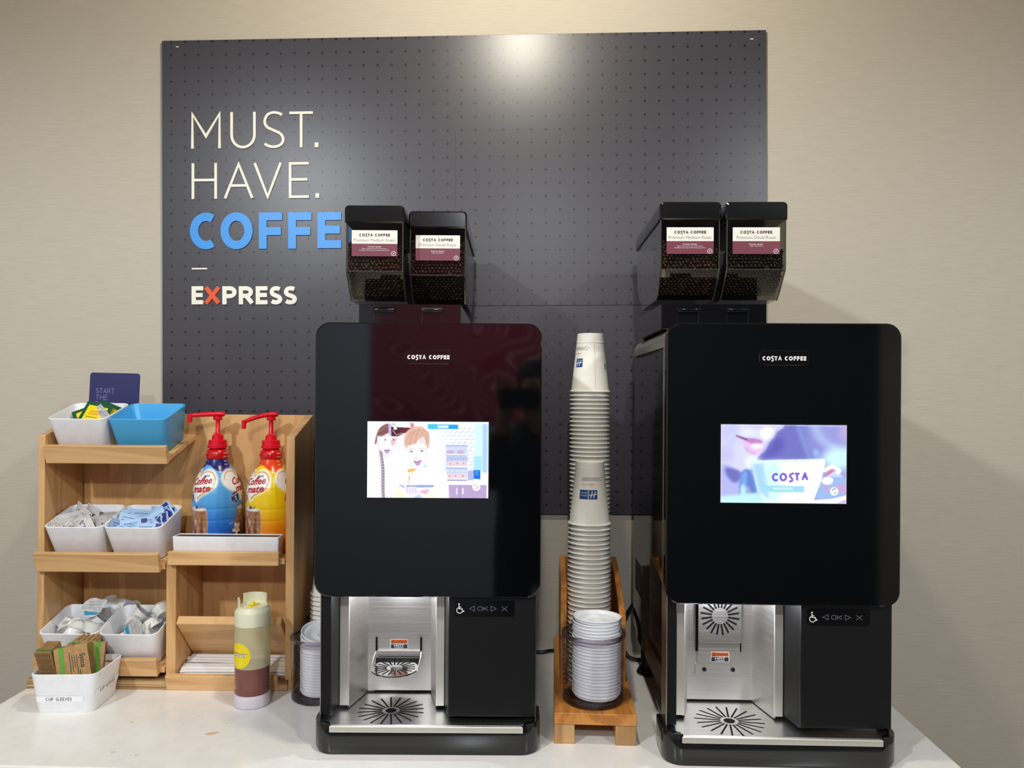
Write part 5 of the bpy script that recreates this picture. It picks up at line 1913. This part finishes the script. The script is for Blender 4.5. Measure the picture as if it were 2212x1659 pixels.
# ------------------------------------------------------------------ cup sleeves
def sleeve():
    t = thing('cup_sleeve', 'folded brown card cup sleeve', 'cup sleeve', (0, 0, 0), group='cup sleeves in the bin')
    mb = MB()
    # lies in XZ, thin along y; slightly curved outline
    out = [(-.0325, 0), (.0325, 0)] + [(.0325 + .002 * math.sin(k / 8 * math.pi), .124 * k / 8) for k in range(1, 8)] + [(.0335, .124), (-.0315, .121)] + \
          [(-.0325 + .002 * math.sin(k / 8 * math.pi), .121 * k / 8) for k in range(7, 0, -1)]
    rings = [[(x, .0012, z) for x, z in out], [(x, -.0012, z) for x, z in out]]
    mb.loft(rings, M_KRAFT)
    mb.build('card', t, smooth=0)
    e = MB()
    for s in (1, -1):
        pts = [((.0328 if s > 0 else -.0334) + .002 * math.sin(k / 8 * math.pi), (.124 if s > 0 else .121) * k / 8) for k in range(9)]
        for i in range(8):
            e.add([(pts[i][0] + .0003, -.0011, pts[i][1]), (pts[i][0] + .0003, .0011, pts[i][1]), (pts[i + 1][0] + .0003, .0011, pts[i + 1][1]), (pts[i + 1][0] + .0003, -.0011, pts[i + 1][1])],
                  [(0, 1, 2, 3)], M_KRAFT_D)
    e.build('corrugated_edge', t, smooth=0)
    g = MB()
    for yy in (-.0015, .0015):
        g.add([(-.0245, yy, .004), (-.0150, yy, .004), (-.0130, yy, .1225), (-.0225, yy, .1220)], [(0, 1, 2, 3)], M_GREEN)
    g.add([(-.0225, -.0015, .1223), (-.0130, -.0015, .1227), (-.0130, .0015, .1227), (-.0225, .0015, .1223)], [(0, 1, 2, 3)], M_GREEN)
    g.build('green_stripe', t, smooth=0)
    return t


sv0 = sleeve()
sv_used = [False]


def put_sleeve(mtx, label):
    o = sv0 if not sv_used[0] else copy_tree(sv0)
    sv_used[0] = True
    mtx = fit(sv0, mtx, SL_M)
    o.matrix_world = mtx
    o['label'] = label
    return o


front_sleeve = put_sleeve(pose(SL_M, .0240, -.0420, .0060, -5, -9, 8), 'brown card cup sleeve printed with dark words, in front of all the others')
pt = MB()
pl = lambda x, z, d=0.0: (x, -.0016, z)
pt.text('Sysco', .0170, .1040, .0105, pl, M_INK, align='L', width=.0280, bold=.01, rot=R(-90))
for k, (a, b) in enumerate(((.104, .062), (.104, .078), (.104, .070), (.110, .060))):
    pt.stroke([(.011 - .0045 * k, a), (.011 - .0045 * k, b)], .0010, pl, M_INK)
pt.stroke([(.0150, .072), (.0150, .040)], .0012, pl, M_INK)
pt.stroke(arc(-.001, .045, .0075, .0075, 0, 360, 18)[:-1], .0009, pl, M_INK, closed=True)
pt.flat(arc(-.001, .045, .0035, .0035, 0, 360, 8)[:-1], pl, M_INK)
pt.text('The', .0210, .052, .0070, pl, M_MAROON, align='L', width=.014, bold=.01, rot=R(-90))
pt.build('printed_words', front_sleeve, smooth=0)
put_sleeve(pose(SL_M, .0250, -.0375, .0060, -5, -9, 8), 'brown card cup sleeve directly behind the printed front one')
put_sleeve(pose(SL_M, .0260, -.0335, .0060, -5, -9, 8), 'brown card cup sleeve third from the front behind the printed one')
for k in range(11):                                                 # left bundle: seen edge-on, leaning left
    put_sleeve(pose(SL_M, -.0440 + .0033 * k, -.0150 + .0004 * k, .006 - .0002 * k, -14, 0, 98 + .3 * k),
               'brown card cup sleeve, %s from the left in the front bundle at the left' % nth(k + 1))
for k in range(13):                                                 # bundle behind
    put_sleeve(pose(SL_M, -.0100 + .0030 * k, .0290, .004 + .0012 * (k % 3), -3 + .3 * k, 0, 92 + .4 * k), 'brown card cup sleeve, %s from the left in the rear bundle' % nth(k + 1))
r1 = put_sleeve(pose(SL_M, .0330, -.0090, .0040, 6, -2, 186), 'brown card cup sleeve at the right of the bin, green stripe at its right edge')
put_sleeve(pose(SL_M, .0330, -.0050, .0040, 6, -2, 186), 'brown card cup sleeve behind the one with its green stripe at the right')


# ------------------------------------------------------------------ wrapped stirrers
def stirrer():
    mb = MB()
    L = .118
    rings = []
    for t in (-1, -.93, -.9, -.5, 0, .5, .9, .93, 1):
        fl = abs(t) > .915
        w, h = (.0060, .0005) if fl else (.0052, .0019)
        rings.append([(L * t, w * math.cos(a), h * math.sin(a)) for a in np.linspace(0, 2 * math.pi, 9)[:-1]])
    mb.loft(rings, M_PAPER_W)
    return mb


o = stirrer().build('wrapped_stirrer', None, smooth=50)
tag(o, 'white paper wrapped stirrer in the chute of the organizer', 'stirrer', 'wrapped stirrers in the chute')
rng = random.Random(3)
k = 0
for lay in range(3):
    for j in range(8 - lay):
        y = .0080 + .0105 * j + .004 * lay
        z = .0160 + (y + .004) * math.tan(TILT) + .0032 + .0048 * lay
        lab = 'white paper wrapped stirrer in the chute of the organizer'
        if lay == 0 and j == 0:
            lab = 'white paper wrapped stirrer lowest in the chute, poking out at the left'
        x = .1450 + rng.uniform(-.004, .004) + (-.010 if (lay == 0 and j == 0) else 0)
        place(o, SH_M @ Matrix.Translation((x, y, z)) @ Euler((R(16), 0, R(rng.uniform(-1.6, 1.6)))).to_matrix().to_4x4(), k == 0, lab)
        k += 1


# ------------------------------------------------------------------ honey squeeze bottle
hb = thing('honey_bottle', 'clear squeeze bottle of honey with a yellow round HONEY label on the counter', 'bottle', (-.602, -.369, 0), (0, 0, R(20)))
MB().lathe([(0, .0), (.0330, .0), (.0362, .002), (.0368, .006), (.0365, .024), (.0345, .0265), (0, .0265)], 36, M_HONEY_BASE).build('base_cap', hb, smooth=40)
prof = [(.0335, .0262), (.0368, .0295), (.0370, .0330), (.0350, .0362), (.0356, .0400), (.0364, .06), (.0364, .150), (.0360, .166), (.0352, .1715)]
MB().lathe(prof[:5] + [(.0364, .083)], 44, M_HONEY_LOW).build('filled_wall', hb, smooth=50)
MB().lathe([(.0364, .083)] + prof[6:], 44, M_HONEY_PL).build('bottle_wall', hb, smooth=50)
MB().lathe([(0, .0268), (.0325, .0268), (.0352, .0300), (.0352, .0330), (.0338, .0362), (.0344, .0400), (.0352, .06), (.0352, .083), (0, .083)], 40, M_HONEY).build('honey', hb, smooth=50)
lid = MB()
lid.lathe([(.0354, .1690), (.0366, .1700), (.0366, .1960), (.0352, .2010), (.0310, .2045), (.0300, .2080), (0, .2080)], 44, M_HONEY_LID)
lid.build('screw_lid', hb, smooth=40)
wn = MB()
for a0, a1, z1 in ((20, 130, .2290), (165, 205, .2250)):
    ro, ri = .0305, .0275
    n = 10
    ring = []
    for kk in range(n + 1):
        a = R(a0 + (a1 - a0) * kk / n)
        ring.append([(ro * math.cos(a), ro * math.sin(a), .2070), (ro * math.cos(a), ro * math.sin(a), z1), (ri * math.cos(a), ri * math.sin(a), z1), (ri * math.cos(a), ri * math.sin(a), .2070)])
    wn.loft(ring, M_HONEY_LID)
wn.build('flip_guard', hb, smooth=30)
sp = MB()
sp.lathe([(.006, .2075), (.005, .212), (.0025, .216), (0, .216)], 14, M_YELLOW)
sp.prism_z([(-.010, -.016), (.004, -.010), (.014, .002), (.006, .008), (-.006, -.002)], .2080, .2110, M_YELLOW)
sp.build('nozzle', hb, smooth=40)
lb = MB()
hr = lambda z: .0369


def onh(u, z, d=0.0):
    a = u / .0366
    return ((.0369 + d) * math.sin(a), -(.0369 + d) * math.cos(a), z)


cu, cz = -.0300, .1115
rings = []
for rr_ in (0.0001, .006, .012, .018, .0245, .0265):
    rings.append([onh(cu + rr_ * math.cos(a), cz + rr_ * math.sin(a)) for a in np.linspace(0, 2 * math.pi, 37)[:-1]])
lb.loft(rings, M_YELLOW, True, False)
onh2 = lambda u, z, d=0.0: onh(u, z, .0004)
lb.text('HONEY', cu + .0015, cz - .0020, .0075, onh2, M_INK, width=.0370, bold=.05)
onh3 = lambda u, z, d=0.0: onh(u, z, .0008)
lb.text('HONEY', cu + .0015, cz - .0020, .0070, onh3, M_WHITE_INK, width=.0360, bold=.015)
lb.build('round_label', hb, smooth=60)


# ------------------------------------------------------------------ clear containers, lids and cups
def container(label, loc, r, h):
    t = thing('clear_container', label, 'container', loc, group='clear round containers')
    f = r / .0625
    prof = [(0, 0), (.0570 * f, 0), (.0590 * f, .0025), (.0595 * f, .02), (.0605 * f, h - .010), (.0605 * f, h - .004)]
    inner = [(.0582 * f, h - .004), (.0580 * f, h - .010), (.0570 * f, .02), (.0560 * f, .006), (0, .005)]
    MB().lathe(prof, 48, M_CLEAR).build('outer_wall', t, smooth=40)
    MB().lathe([(.0605 * f, h - .010), (.0622 * f, h - .009), (.0628 * f, h - .004), (.0618 * f, h - .0005), (.0600 * f, h), (.0584 * f, h - .002), (.0580 * f, h - .010)], 48, M_CLEAR_RIM).build('rim', t, smooth=60)
    MB().lathe([(0, .0005), (.0572 * f, .0008), (.0592 * f, .0035), (.0594 * f, .008), (.0560 * f, .009), (0, .008)], 48, M_CLEAR_RIM).build('thick_base', t, smooth=60)
    return t


LID_PROF = [(0, .0), (.0330, .0), (.0345, .0006), (.0360, .0030), (.0420, .0050), (.0445, .0058), (.0452, .0100), (.0474, .0106), (.0480, .0122), (.0476, .0140), (.0464, .0144),
            (.0452, .0138), (.0440, .0108), (.0425, .0080), (.0380, .0072), (.0330, .0066), (.0300, .0036), (.0150, .0030), (.0135, .0044), (.0110, .0044), (.0095, .0030), (0, .0030)]


def lid_proto(group, label):
    o = MB().lathe(LID_PROF, 40, M_LID).build('lid', None, smooth=50)
    return tag(o, label, 'lid', group)


def lid_stack(x, y, z0, n, pitch, where, tilt_top, seed, lean=(0, 0), scale=1.0):
    rng = random.Random(seed)
    o = lid_proto('white lids ' + where, 'white plastic cup lid nested in the stack ' + where)
    for k in range(n):
        e = (R(rng.uniform(-.8, .8)), R(rng.uniform(-.8, .8)), rng.uniform(0, 6))
        extra = 0.0
        if k >= n - len(tilt_top):
            tt = tilt_top[k - n + len(tilt_top)]
            e = (R(tt[0]), R(tt[1]), 0.0)
            extra = tt[2]
        lab = 'white cup lid, %s from the top ' % nth(n - k) + where
        if k == n - 1:
            lab = 'topmost white plastic cup lid of the stack ' + where
        if k == 0:
            lab = 'lowest white plastic cup lid of the stack ' + where
        m = Matrix.Translation((x + lean[0] * k + rng.uniform(-.0006, .0006), y + lean[1] * k, z0 + pitch * k + extra)) @ Euler(e).to_matrix().to_4x4() @ Matrix.Scale(scale, 4)
        place(o, m, k == 0, lab)


CUP_H = .132


def cup_profile(rb, rr_, h):
    return [(rr_ - .0036, .0010), (rr_ - .0016, .0), (rr_, .0008), (rr_ + .0006, .0024), (rr_ - .0004, .0042), (rr_ - .0022, .0050), (rr_ - .0034, .0062),
            (rb + (rr_ - .0034 - rb) * .25, h * .75), (rb, h - .0006), (rb - .0008, h), (rb - .0022, h), (rb - .0024, h - .008), (0, h - .008)]


def cup_proto(group, label, rb=.0292, rr_=.0452, h=CUP_H):
    o = MB().lathe(cup_profile(rb, rr_, h), 36, M_CUP).build('paper_cup', None, smooth=40)
    return tag(o, label, 'cup', group)


def cup_stack(x, y, z0, n, pitch, where, seed, lean, sway, rb=.0292, rr_=.0452, h=CUP_H, top_label=None, visible=0):
    rng = random.Random(seed)
    o = cup_proto('paper cups ' + where, 'white paper cup nested upside down ' + where, rb, rr_, h)
    last = None
    for k in range(n):
        t = k / max(1, n - 1)
        px = x + lean[0] * k + sway * math.sin(t * 5.0) + rng.uniform(-.0004, .0004)
        py = y + lean[1] * k + rng.uniform(-.0003, .0003)
        m = Matrix.Translation((px, py, z0 + pitch * k)) @ Euler((R(rng.uniform(-.25, .25)), R(rng.uniform(-.3, .3)), rng.uniform(0, 6) if k < n - 1 else 0)).to_matrix().to_4x4()
        lab = 'white paper cup nested upside down ' + where
        if n - k <= visible:
            lab = 'white paper cup, %s from the top ' % nth(n - k) + where + (', only its rim showing' if 'stack' in where else '')
        if k == n - 1:
            lab = top_label
        last = place(o, m, k == 0, lab)
    return last


# wooden stand between the machines
STD = thing('cup_stand', 'low maple wood stand with a cup bay between the coffee machines', 'stand', (.1096, -.5280, 0), (0, 0, R(-1.1)))
MB().box(-.0772, .0772, 0, .462, .0378, .0595, M_WOOD_STAND).build('stand_top', STD, bevel=0.0012)
MB().box(-.0772, -.0385, .003, .459, 0, .0378, M_WOOD_END).build('runner', STD, bevel=0.001)
MB().box(.0385, .0772, .003, .459, 0, .0378, M_WOOD_END).build('runner', STD, bevel=0.001)
MB().prism_x([(.141, .0595), (.440, .0595), (.440, .262), (.141, .262)], -.0650, -.0520, M_WOOD_STAND).build('bay_side', STD, bevel=0.0012)
MB().prism_x([(.165, .0595), (.440, .0595), (.440, .262), (.330, .250), (.200, .206), (.165, .196)], .0590, .0720, M_WOOD_STAND).build('bay_side', STD, bevel=0.0012)
MB().box(-.0520, .0590, .428, .440, .0595, .262, M_WOOD_STAND).build('bay_back', STD, bevel=0.001)

container('clear round container of white lids on the wooden stand', (.1100, -.4580, .0597), .0625, .135)
lid_stack(.1165, -.4600, .0665, 24, .0062, 'in the container on the wooden stand', [(0, 0, 0.0), (-2, 1, .001)], 1, lean=(.00002, 0))
rear_top = cup_stack(.1165, -.2420, .0600, 64, .00955, 'in the taller rear stack', 2, (-.00001, 0), .0010, visible=32,
                     top_label='topmost paper cup of the tall rear stack, blue logo near its left edge')
front_top = cup_stack(.1075, -.3480, .0600, 34, .00985, 'in the shorter front stack', 4, (.00005, 0), .0006, visible=23,
                      top_label='topmost paper cup of the shorter front stack, blue logo facing out upside down')


def cup_print(parent, u0, seam_u, logo=True, wide=True):
    """marks printed on the paper wall; the cup stands upside down so they read upside down"""
    rb, rr_, h = .0292, .0418, CUP_H

    def on(u, z, d=0.0):
        r = rb + (rr_ - rb) * (1 - z / h) + .0005 + d
        a = u / .036
        return (r * math.sin(a), -r * math.cos(a), z)
    mb = MB()
    flip = lambda d=0.0: (lambda x, z, dd=0.0: on(u0 - x, z, d))
    z0 = .0565
    def block(xa, xb):
        for k in range(8):
            x0, x1 = xa + (xb - xa) * k / 8, xa + (xb - xa) * (k + 1) / 8
            mb.flat([(x0, z0), (x1, z0), (x1, z0 + .0190), (x0, z0 + .0190)], flip(), M_BLUE_INK)
    if wide:
        block(.0005, .0190)
    block(-.0190, -.0005)
    lg = lambda x, z, dd=0.0: on(u0 - x, z0 + .0190 - z, .0004)
    ox = -.0190
    s = [[(.004, .003), (.0065, .010), (.0085, .0165)], [(.0105, .0025), (.0125, .010), (.0145, .016)], [(.0015, .0085), (.0080, .0095), (.0170, .0105)]]
    for st in s:
        mb.stroke(spline([(ox + x, z) for x, z in st], 4), .0018, lg, M_WHITE_INK)
    if wide:
        mb.text('Holiday Inn', .0092, .0105, .0030, lg, M_WHITE_INK, width=.0150)
        mb.text('Express', .0092, .0050, .0038, lg, M_WHITE_INK, width=.0135)
    up = lambda x, z, dd=0.0: on(u0 + x, z, 0.0)
    mb.stroke([(-.014, z0 + .0300), (-.002, z0 + .0300)], .0012, up, M_GREY_INK)
    mb.stroke([(.001, z0 + .0300), (.013, z0 + .0300)], .0016, up, M_ORANGE_INK)
    mb.stroke([(-.010, z0 + .0250), (.008, z0 + .0250)], .0008, up, M_GREY_INK)
    for k in range(3):
        mb.stroke([(-.018 + .002 * k + (.042 - .002 * k) * q / 8, z0 + .0390 + .0026 * k) for q in range(9)], .0009, up, M_GREY_INK)
    for k in range(3):
        a = R(90 + 120 * k)
        mb.stroke([(.029 + .0040 * math.cos(a + q), z0 + .0420 + .0040 * math.sin(a + q)) for q in (.2, .8, 1.5)], .0014, up, M_GREY_INK)
    if seam_u is not None:
        mb.stroke([(seam_u - u0, .010), (seam_u - u0, h - .012)], .0005, up, M_GREY_INK)
        for k in range(3):
            mb.stroke([(.0350 + .004 * k - u0 + .0, z0 - .004), (.0350 + .004 * k - u0, z0 + .008)], .0022, up, M_TEAL)
    o = mb.build('printed_marks', None, smooth=0)
    o.parent = parent
    return o


cup_print(rear_top, -.0390, .0080, wide=False)
cup_print(front_top, -.0050, None)
ring = MB().lathe([(.0305, CUP_H - .0205), (.0318, CUP_H - .0210), (.0318, CUP_H - .0200), (.0305, CUP_H - .0190)], 36, M_CUP).build('seam_ring', None, smooth=0)
ring.parent = rear_top

# left of the left machine
container('clear round container of white lids on the counter beside the left machine', (-.4725, -.3205, 0), .0625, .135)
lid_stack(-.4660, -.3215, .0070, 20, .0062, 'in the container beside the left machine', [(6, 3, .001), (12, 8, .004)], 6, scale=.98)
container('clear round container of upside-down cups behind the lids, against the organizer', (-.4885, -.1950, 0), .0520, .135)
cup_stack(-.4870, -.1950, .0080, 18, .0107, 'in the container behind the left machine', 9, (0.0001, 0), 0, rb=.0262, rr_=.0440, h=.118, visible=6,
          top_label='topmost small paper cup of the stack half hidden by the left machine')

# ------------------------------------------------------------------ cables behind the machines
for label, path in (('black power cable running behind the right machine', [(.262, -.075, .155), (.232, -.070, .135), (.212, -.065, .085), (.214, -.068, .030), (.235, -.075, .007), (.30, -.070, .006), (.42, -.050, .006)]),
                    ('black power cable lying on the counter behind the wooden stand', [(-.03, -.03, .006), (.01, -.035, .006), (.03, -.03, .008), (.05, -.02, .006)])):
    o = MB().tube(spline(path, 6), .0045, M_BLACK, 8).build('power_cable', None, smooth=60)
    tag(o, label, 'cable')


# ------------------------------------------------------------------ the photographer, seen only as a dark reflection in the machine doors
M_SKIN = mat('skin', (196, 150, 124), 0.5)
M_COAT = mat('dark_coat', (16, 17, 21), 0.8)
M_TROUSERS = mat('dark_trousers', (22, 23, 28), 0.8)
M_SHOE = mat('dark_shoe', (20, 18, 18), 0.5)
M_HAIR = mat('dark_hair', (34, 26, 22), 0.6)


def person():
    J, E_, RAD = [], [], []

    def jt(p, r, par=None):
        J.append(p)
        RAD.append(r)
        if par is not None:
            E_.append((par, len(J) - 1))
        return len(J) - 1
    cx, cy = 0.12, -2.46
    pel = jt((cx, cy, 0.00), (.190, .135))
    wst = jt((cx, cy - .01, .14), (.178, .130), pel)
    ch = jt((cx, cy - .005, .32), (.185, .130), wst)
    up = jt((cx, cy + .01, .44), (.120, .090), ch)
    nk = jt((cx, cy + .025, .53), (.056, .056), up)
    h0 = jt((cx, cy + .045, .60), (.070, .080), nk)
    h1 = jt((cx, cy + .055, .69), (.078, .095), h0)
    jt((cx, cy + .045, .765), (.060, .070), h1)
    for s, elb, wr in ((-1, (-.06, -2.22, .29), (-.028, -2.060, .560)), (1, (.36, -2.24, .22), (.085, -2.050, .545))):
        sh_ = jt((cx + s * .185, cy + .0, .44), (.066, .066), up)
        mid = jt(tuple((Vector((cx + s * .185, cy, .44)) + Vector(elb)) / 2), (.056, .056), sh_)
        el = jt(elb, (.048, .048), mid)
        fm = jt(tuple(Vector(elb) * .5 + Vector(wr) * .5), (.042, .042), el)
        w_ = jt(wr, (.029, .026), fm)
        pm = jt((wr[0] + s * -.004, wr[1] + .022, wr[2] + .045), (.034, .018), w_)
        for k in range(4):                                          # four fingers up behind the phone
            L = (.075, .084, .080, .064)[k]
            bx = wr[0] + (k - 1.5) * .019
            a = jt((bx, wr[1] + .028, wr[2] + .082), (.0095, .0095), pm)
            b = jt((bx * .97, wr[1] + .030, wr[2] + .082 + L * .5), (.0088, .0088), a)
            jt((bx * .94, wr[1] + .036, wr[2] + .082 + L), (.0075, .0075), b)
        t0 = jt((wr[0] - s * .034, wr[1] + .018, wr[2] + .050), (.012, .012), pm)
        jt((wr[0] - s * .040, wr[1] + .022, wr[2] + .088), (.0090, .0090), t0)
    for s in (-1, 1):
        hip = jt((cx + s * .095, cy, -.10), (.100, .100), pel)
        kn = jt((cx + s * .105, cy + .015, -.46), (.064, .064), hip)
        cf = jt((cx + s * .110, cy - .01, -.62), (.058, .058), kn)
        an = jt((cx + s * .115, cy - .02, -.835), (.042, .042), cf)
        ft = jt((cx + s * .120, cy + .03, -.883), (.040, .034), an)
        jt((cx + s * .130, cy + .14, -.892), (.036, .027), ft)
    me = bpy.data.meshes.new('body')
    me.from_pydata(J, E_, [])
    ob = bpy.data.objects.new('body', me)
    COL.objects.link(ob)
    sk = ob.modifiers.new('skin', 'SKIN')
    sk.use_smooth_shade = True
    for i, v in enumerate(me.skin_vertices[0].data):
        v.radius = RAD[i]
        v.use_root = i == 0
    sb = ob.modifiers.new('subdivision', 'SUBSURF')
    sb.levels = 2
    sb.render_levels = 2
    bpy.context.view_layer.update()
    m2 = bpy.data.meshes.new_from_object(ob.evaluated_get(bpy.context.evaluated_depsgraph_get()))
    ob.modifiers.clear()
    ob.data = m2
    m2.materials.clear()
    for m in (M_COAT, M_TROUSERS, M_SKIN, M_SHOE):
        m2.materials.append(m)
    mi = []
    for p in m2.polygons:
        c = p.center
        hand = c.y > -2.075 and c.z > .50
        mi.append(2 if (c.z > .545 and c.y < -2.2) or hand else 0 if c.z > -.06 else 1 if c.z > -.845 else 3)
    m2.polygons.foreach_set('material_index', mi)
    m2.polygons.foreach_set('use_smooth', [True] * len(m2.polygons))
    t = thing('person', 'person in a dark coat and trousers standing and holding up a phone before the machines', 'person', (cx, cy, FLOOR_Z))
    for o in (ob,):
        o.parent = t
        o.matrix_parent_inverse = Matrix.Translation((-cx, -cy, -FLOOR_Z))
    hx, hy, hz = cx, cy + .055, .70
    hr = MB()
    rings = []
    for k in range(9):
        ph = R(-8 + 98 * k / 8)
        rings.append([(hx + .088 * math.cos(ph) * math.cos(a), hy - .014 + (.104 if math.sin(a) < 0 else .088) * math.cos(ph) * math.sin(a), hz + .012 + .092 * math.sin(ph) + (-.05 if math.sin(a) < .2 else .02) * math.cos(ph)) for a in np.linspace(0, 2 * math.pi, 25)[:-1]])
    hr.loft(rings, M_HAIR, False, True)
    h = hr.build('hair', t, (-cx, -cy, -FLOOR_Z), smooth=180)
    fc = MB()
    fy = hy + .088
    fc.loft([[(hx - .007, fy - .008, hz + .012), (hx + .007, fy - .008, hz + .012), (hx, fy + .002, hz + .012)],
             [(hx - .016, fy - .012, hz - .030), (hx + .016, fy - .012, hz - .030), (hx, fy + .020, hz - .026)]], M_SKIN)
    for s in (-1, 1):
        fc.lathe([(0, -.009), (.006, -.006), (.009, 0), (.006, .006), (0, .009)], 10, M_WHITE_INK, (hx + s * .031, fy - .014, hz + .004))
        fc.lathe([(0, -.004), (.004, 0), (0, .004)], 8, M_INK, (hx + s * .031, fy - .006, hz + .004))
        fc.loft([[(hx + s * .082 + s * dx, hy + dy * .6, hz - .012 + dz) for dx, dy, dz in ((0, -.018, 0), (0, 0, .030), (0, .016, .012), (0, .006, -.028))],
                 [(hx + s * .092 + s * dx, hy - .008 + dy, hz - .012 + dz) for dx, dy, dz in ((0, -.018, 0), (0, 0, .030), (0, .016, .012), (0, .006, -.028))]], M_SKIN)
    fc.loft([[(hx + x, fy - .010 + .006 * math.cos(x * 60), hz - .052 + z) for x, z in ((-.022, 0), (0, .006), (.022, 0), (0, -.007))],
             [(hx + x * .9, fy - .004 + .004 * math.cos(x * 60), hz - .052 + z * .8) for x, z in ((-.022, 0), (0, .006), (.022, 0), (0, -.007))]], M_RED_INK)
    fc.build('face', t, (-cx, -cy, -FLOOR_Z), smooth=60)


person()
ph = thing('phone', 'black phone held up by the person in the dark coat', 'phone', (.028, -2.004, .60), (0, 0, R(2)))
MB().prism_y(rrect(-.076, .076, 0, .074, .010, 5), -.004, .004, M_BLACK, bevel=0.0012).build('phone_case', ph, smooth=30)
MB().prism_y(rrect(-.071, .071, .004, .070, .007, 4), -.0044, -.0039, M_BLACK_GLOSS).build('display', ph, smooth=0)
cb_ = MB()
cb_.prism_y(rrect(-.074, -.040, .036, .070, .007, 4), .004, .0058, M_BLACK_GLOSS)
cb_.build('camera_block', ph, smooth=0)
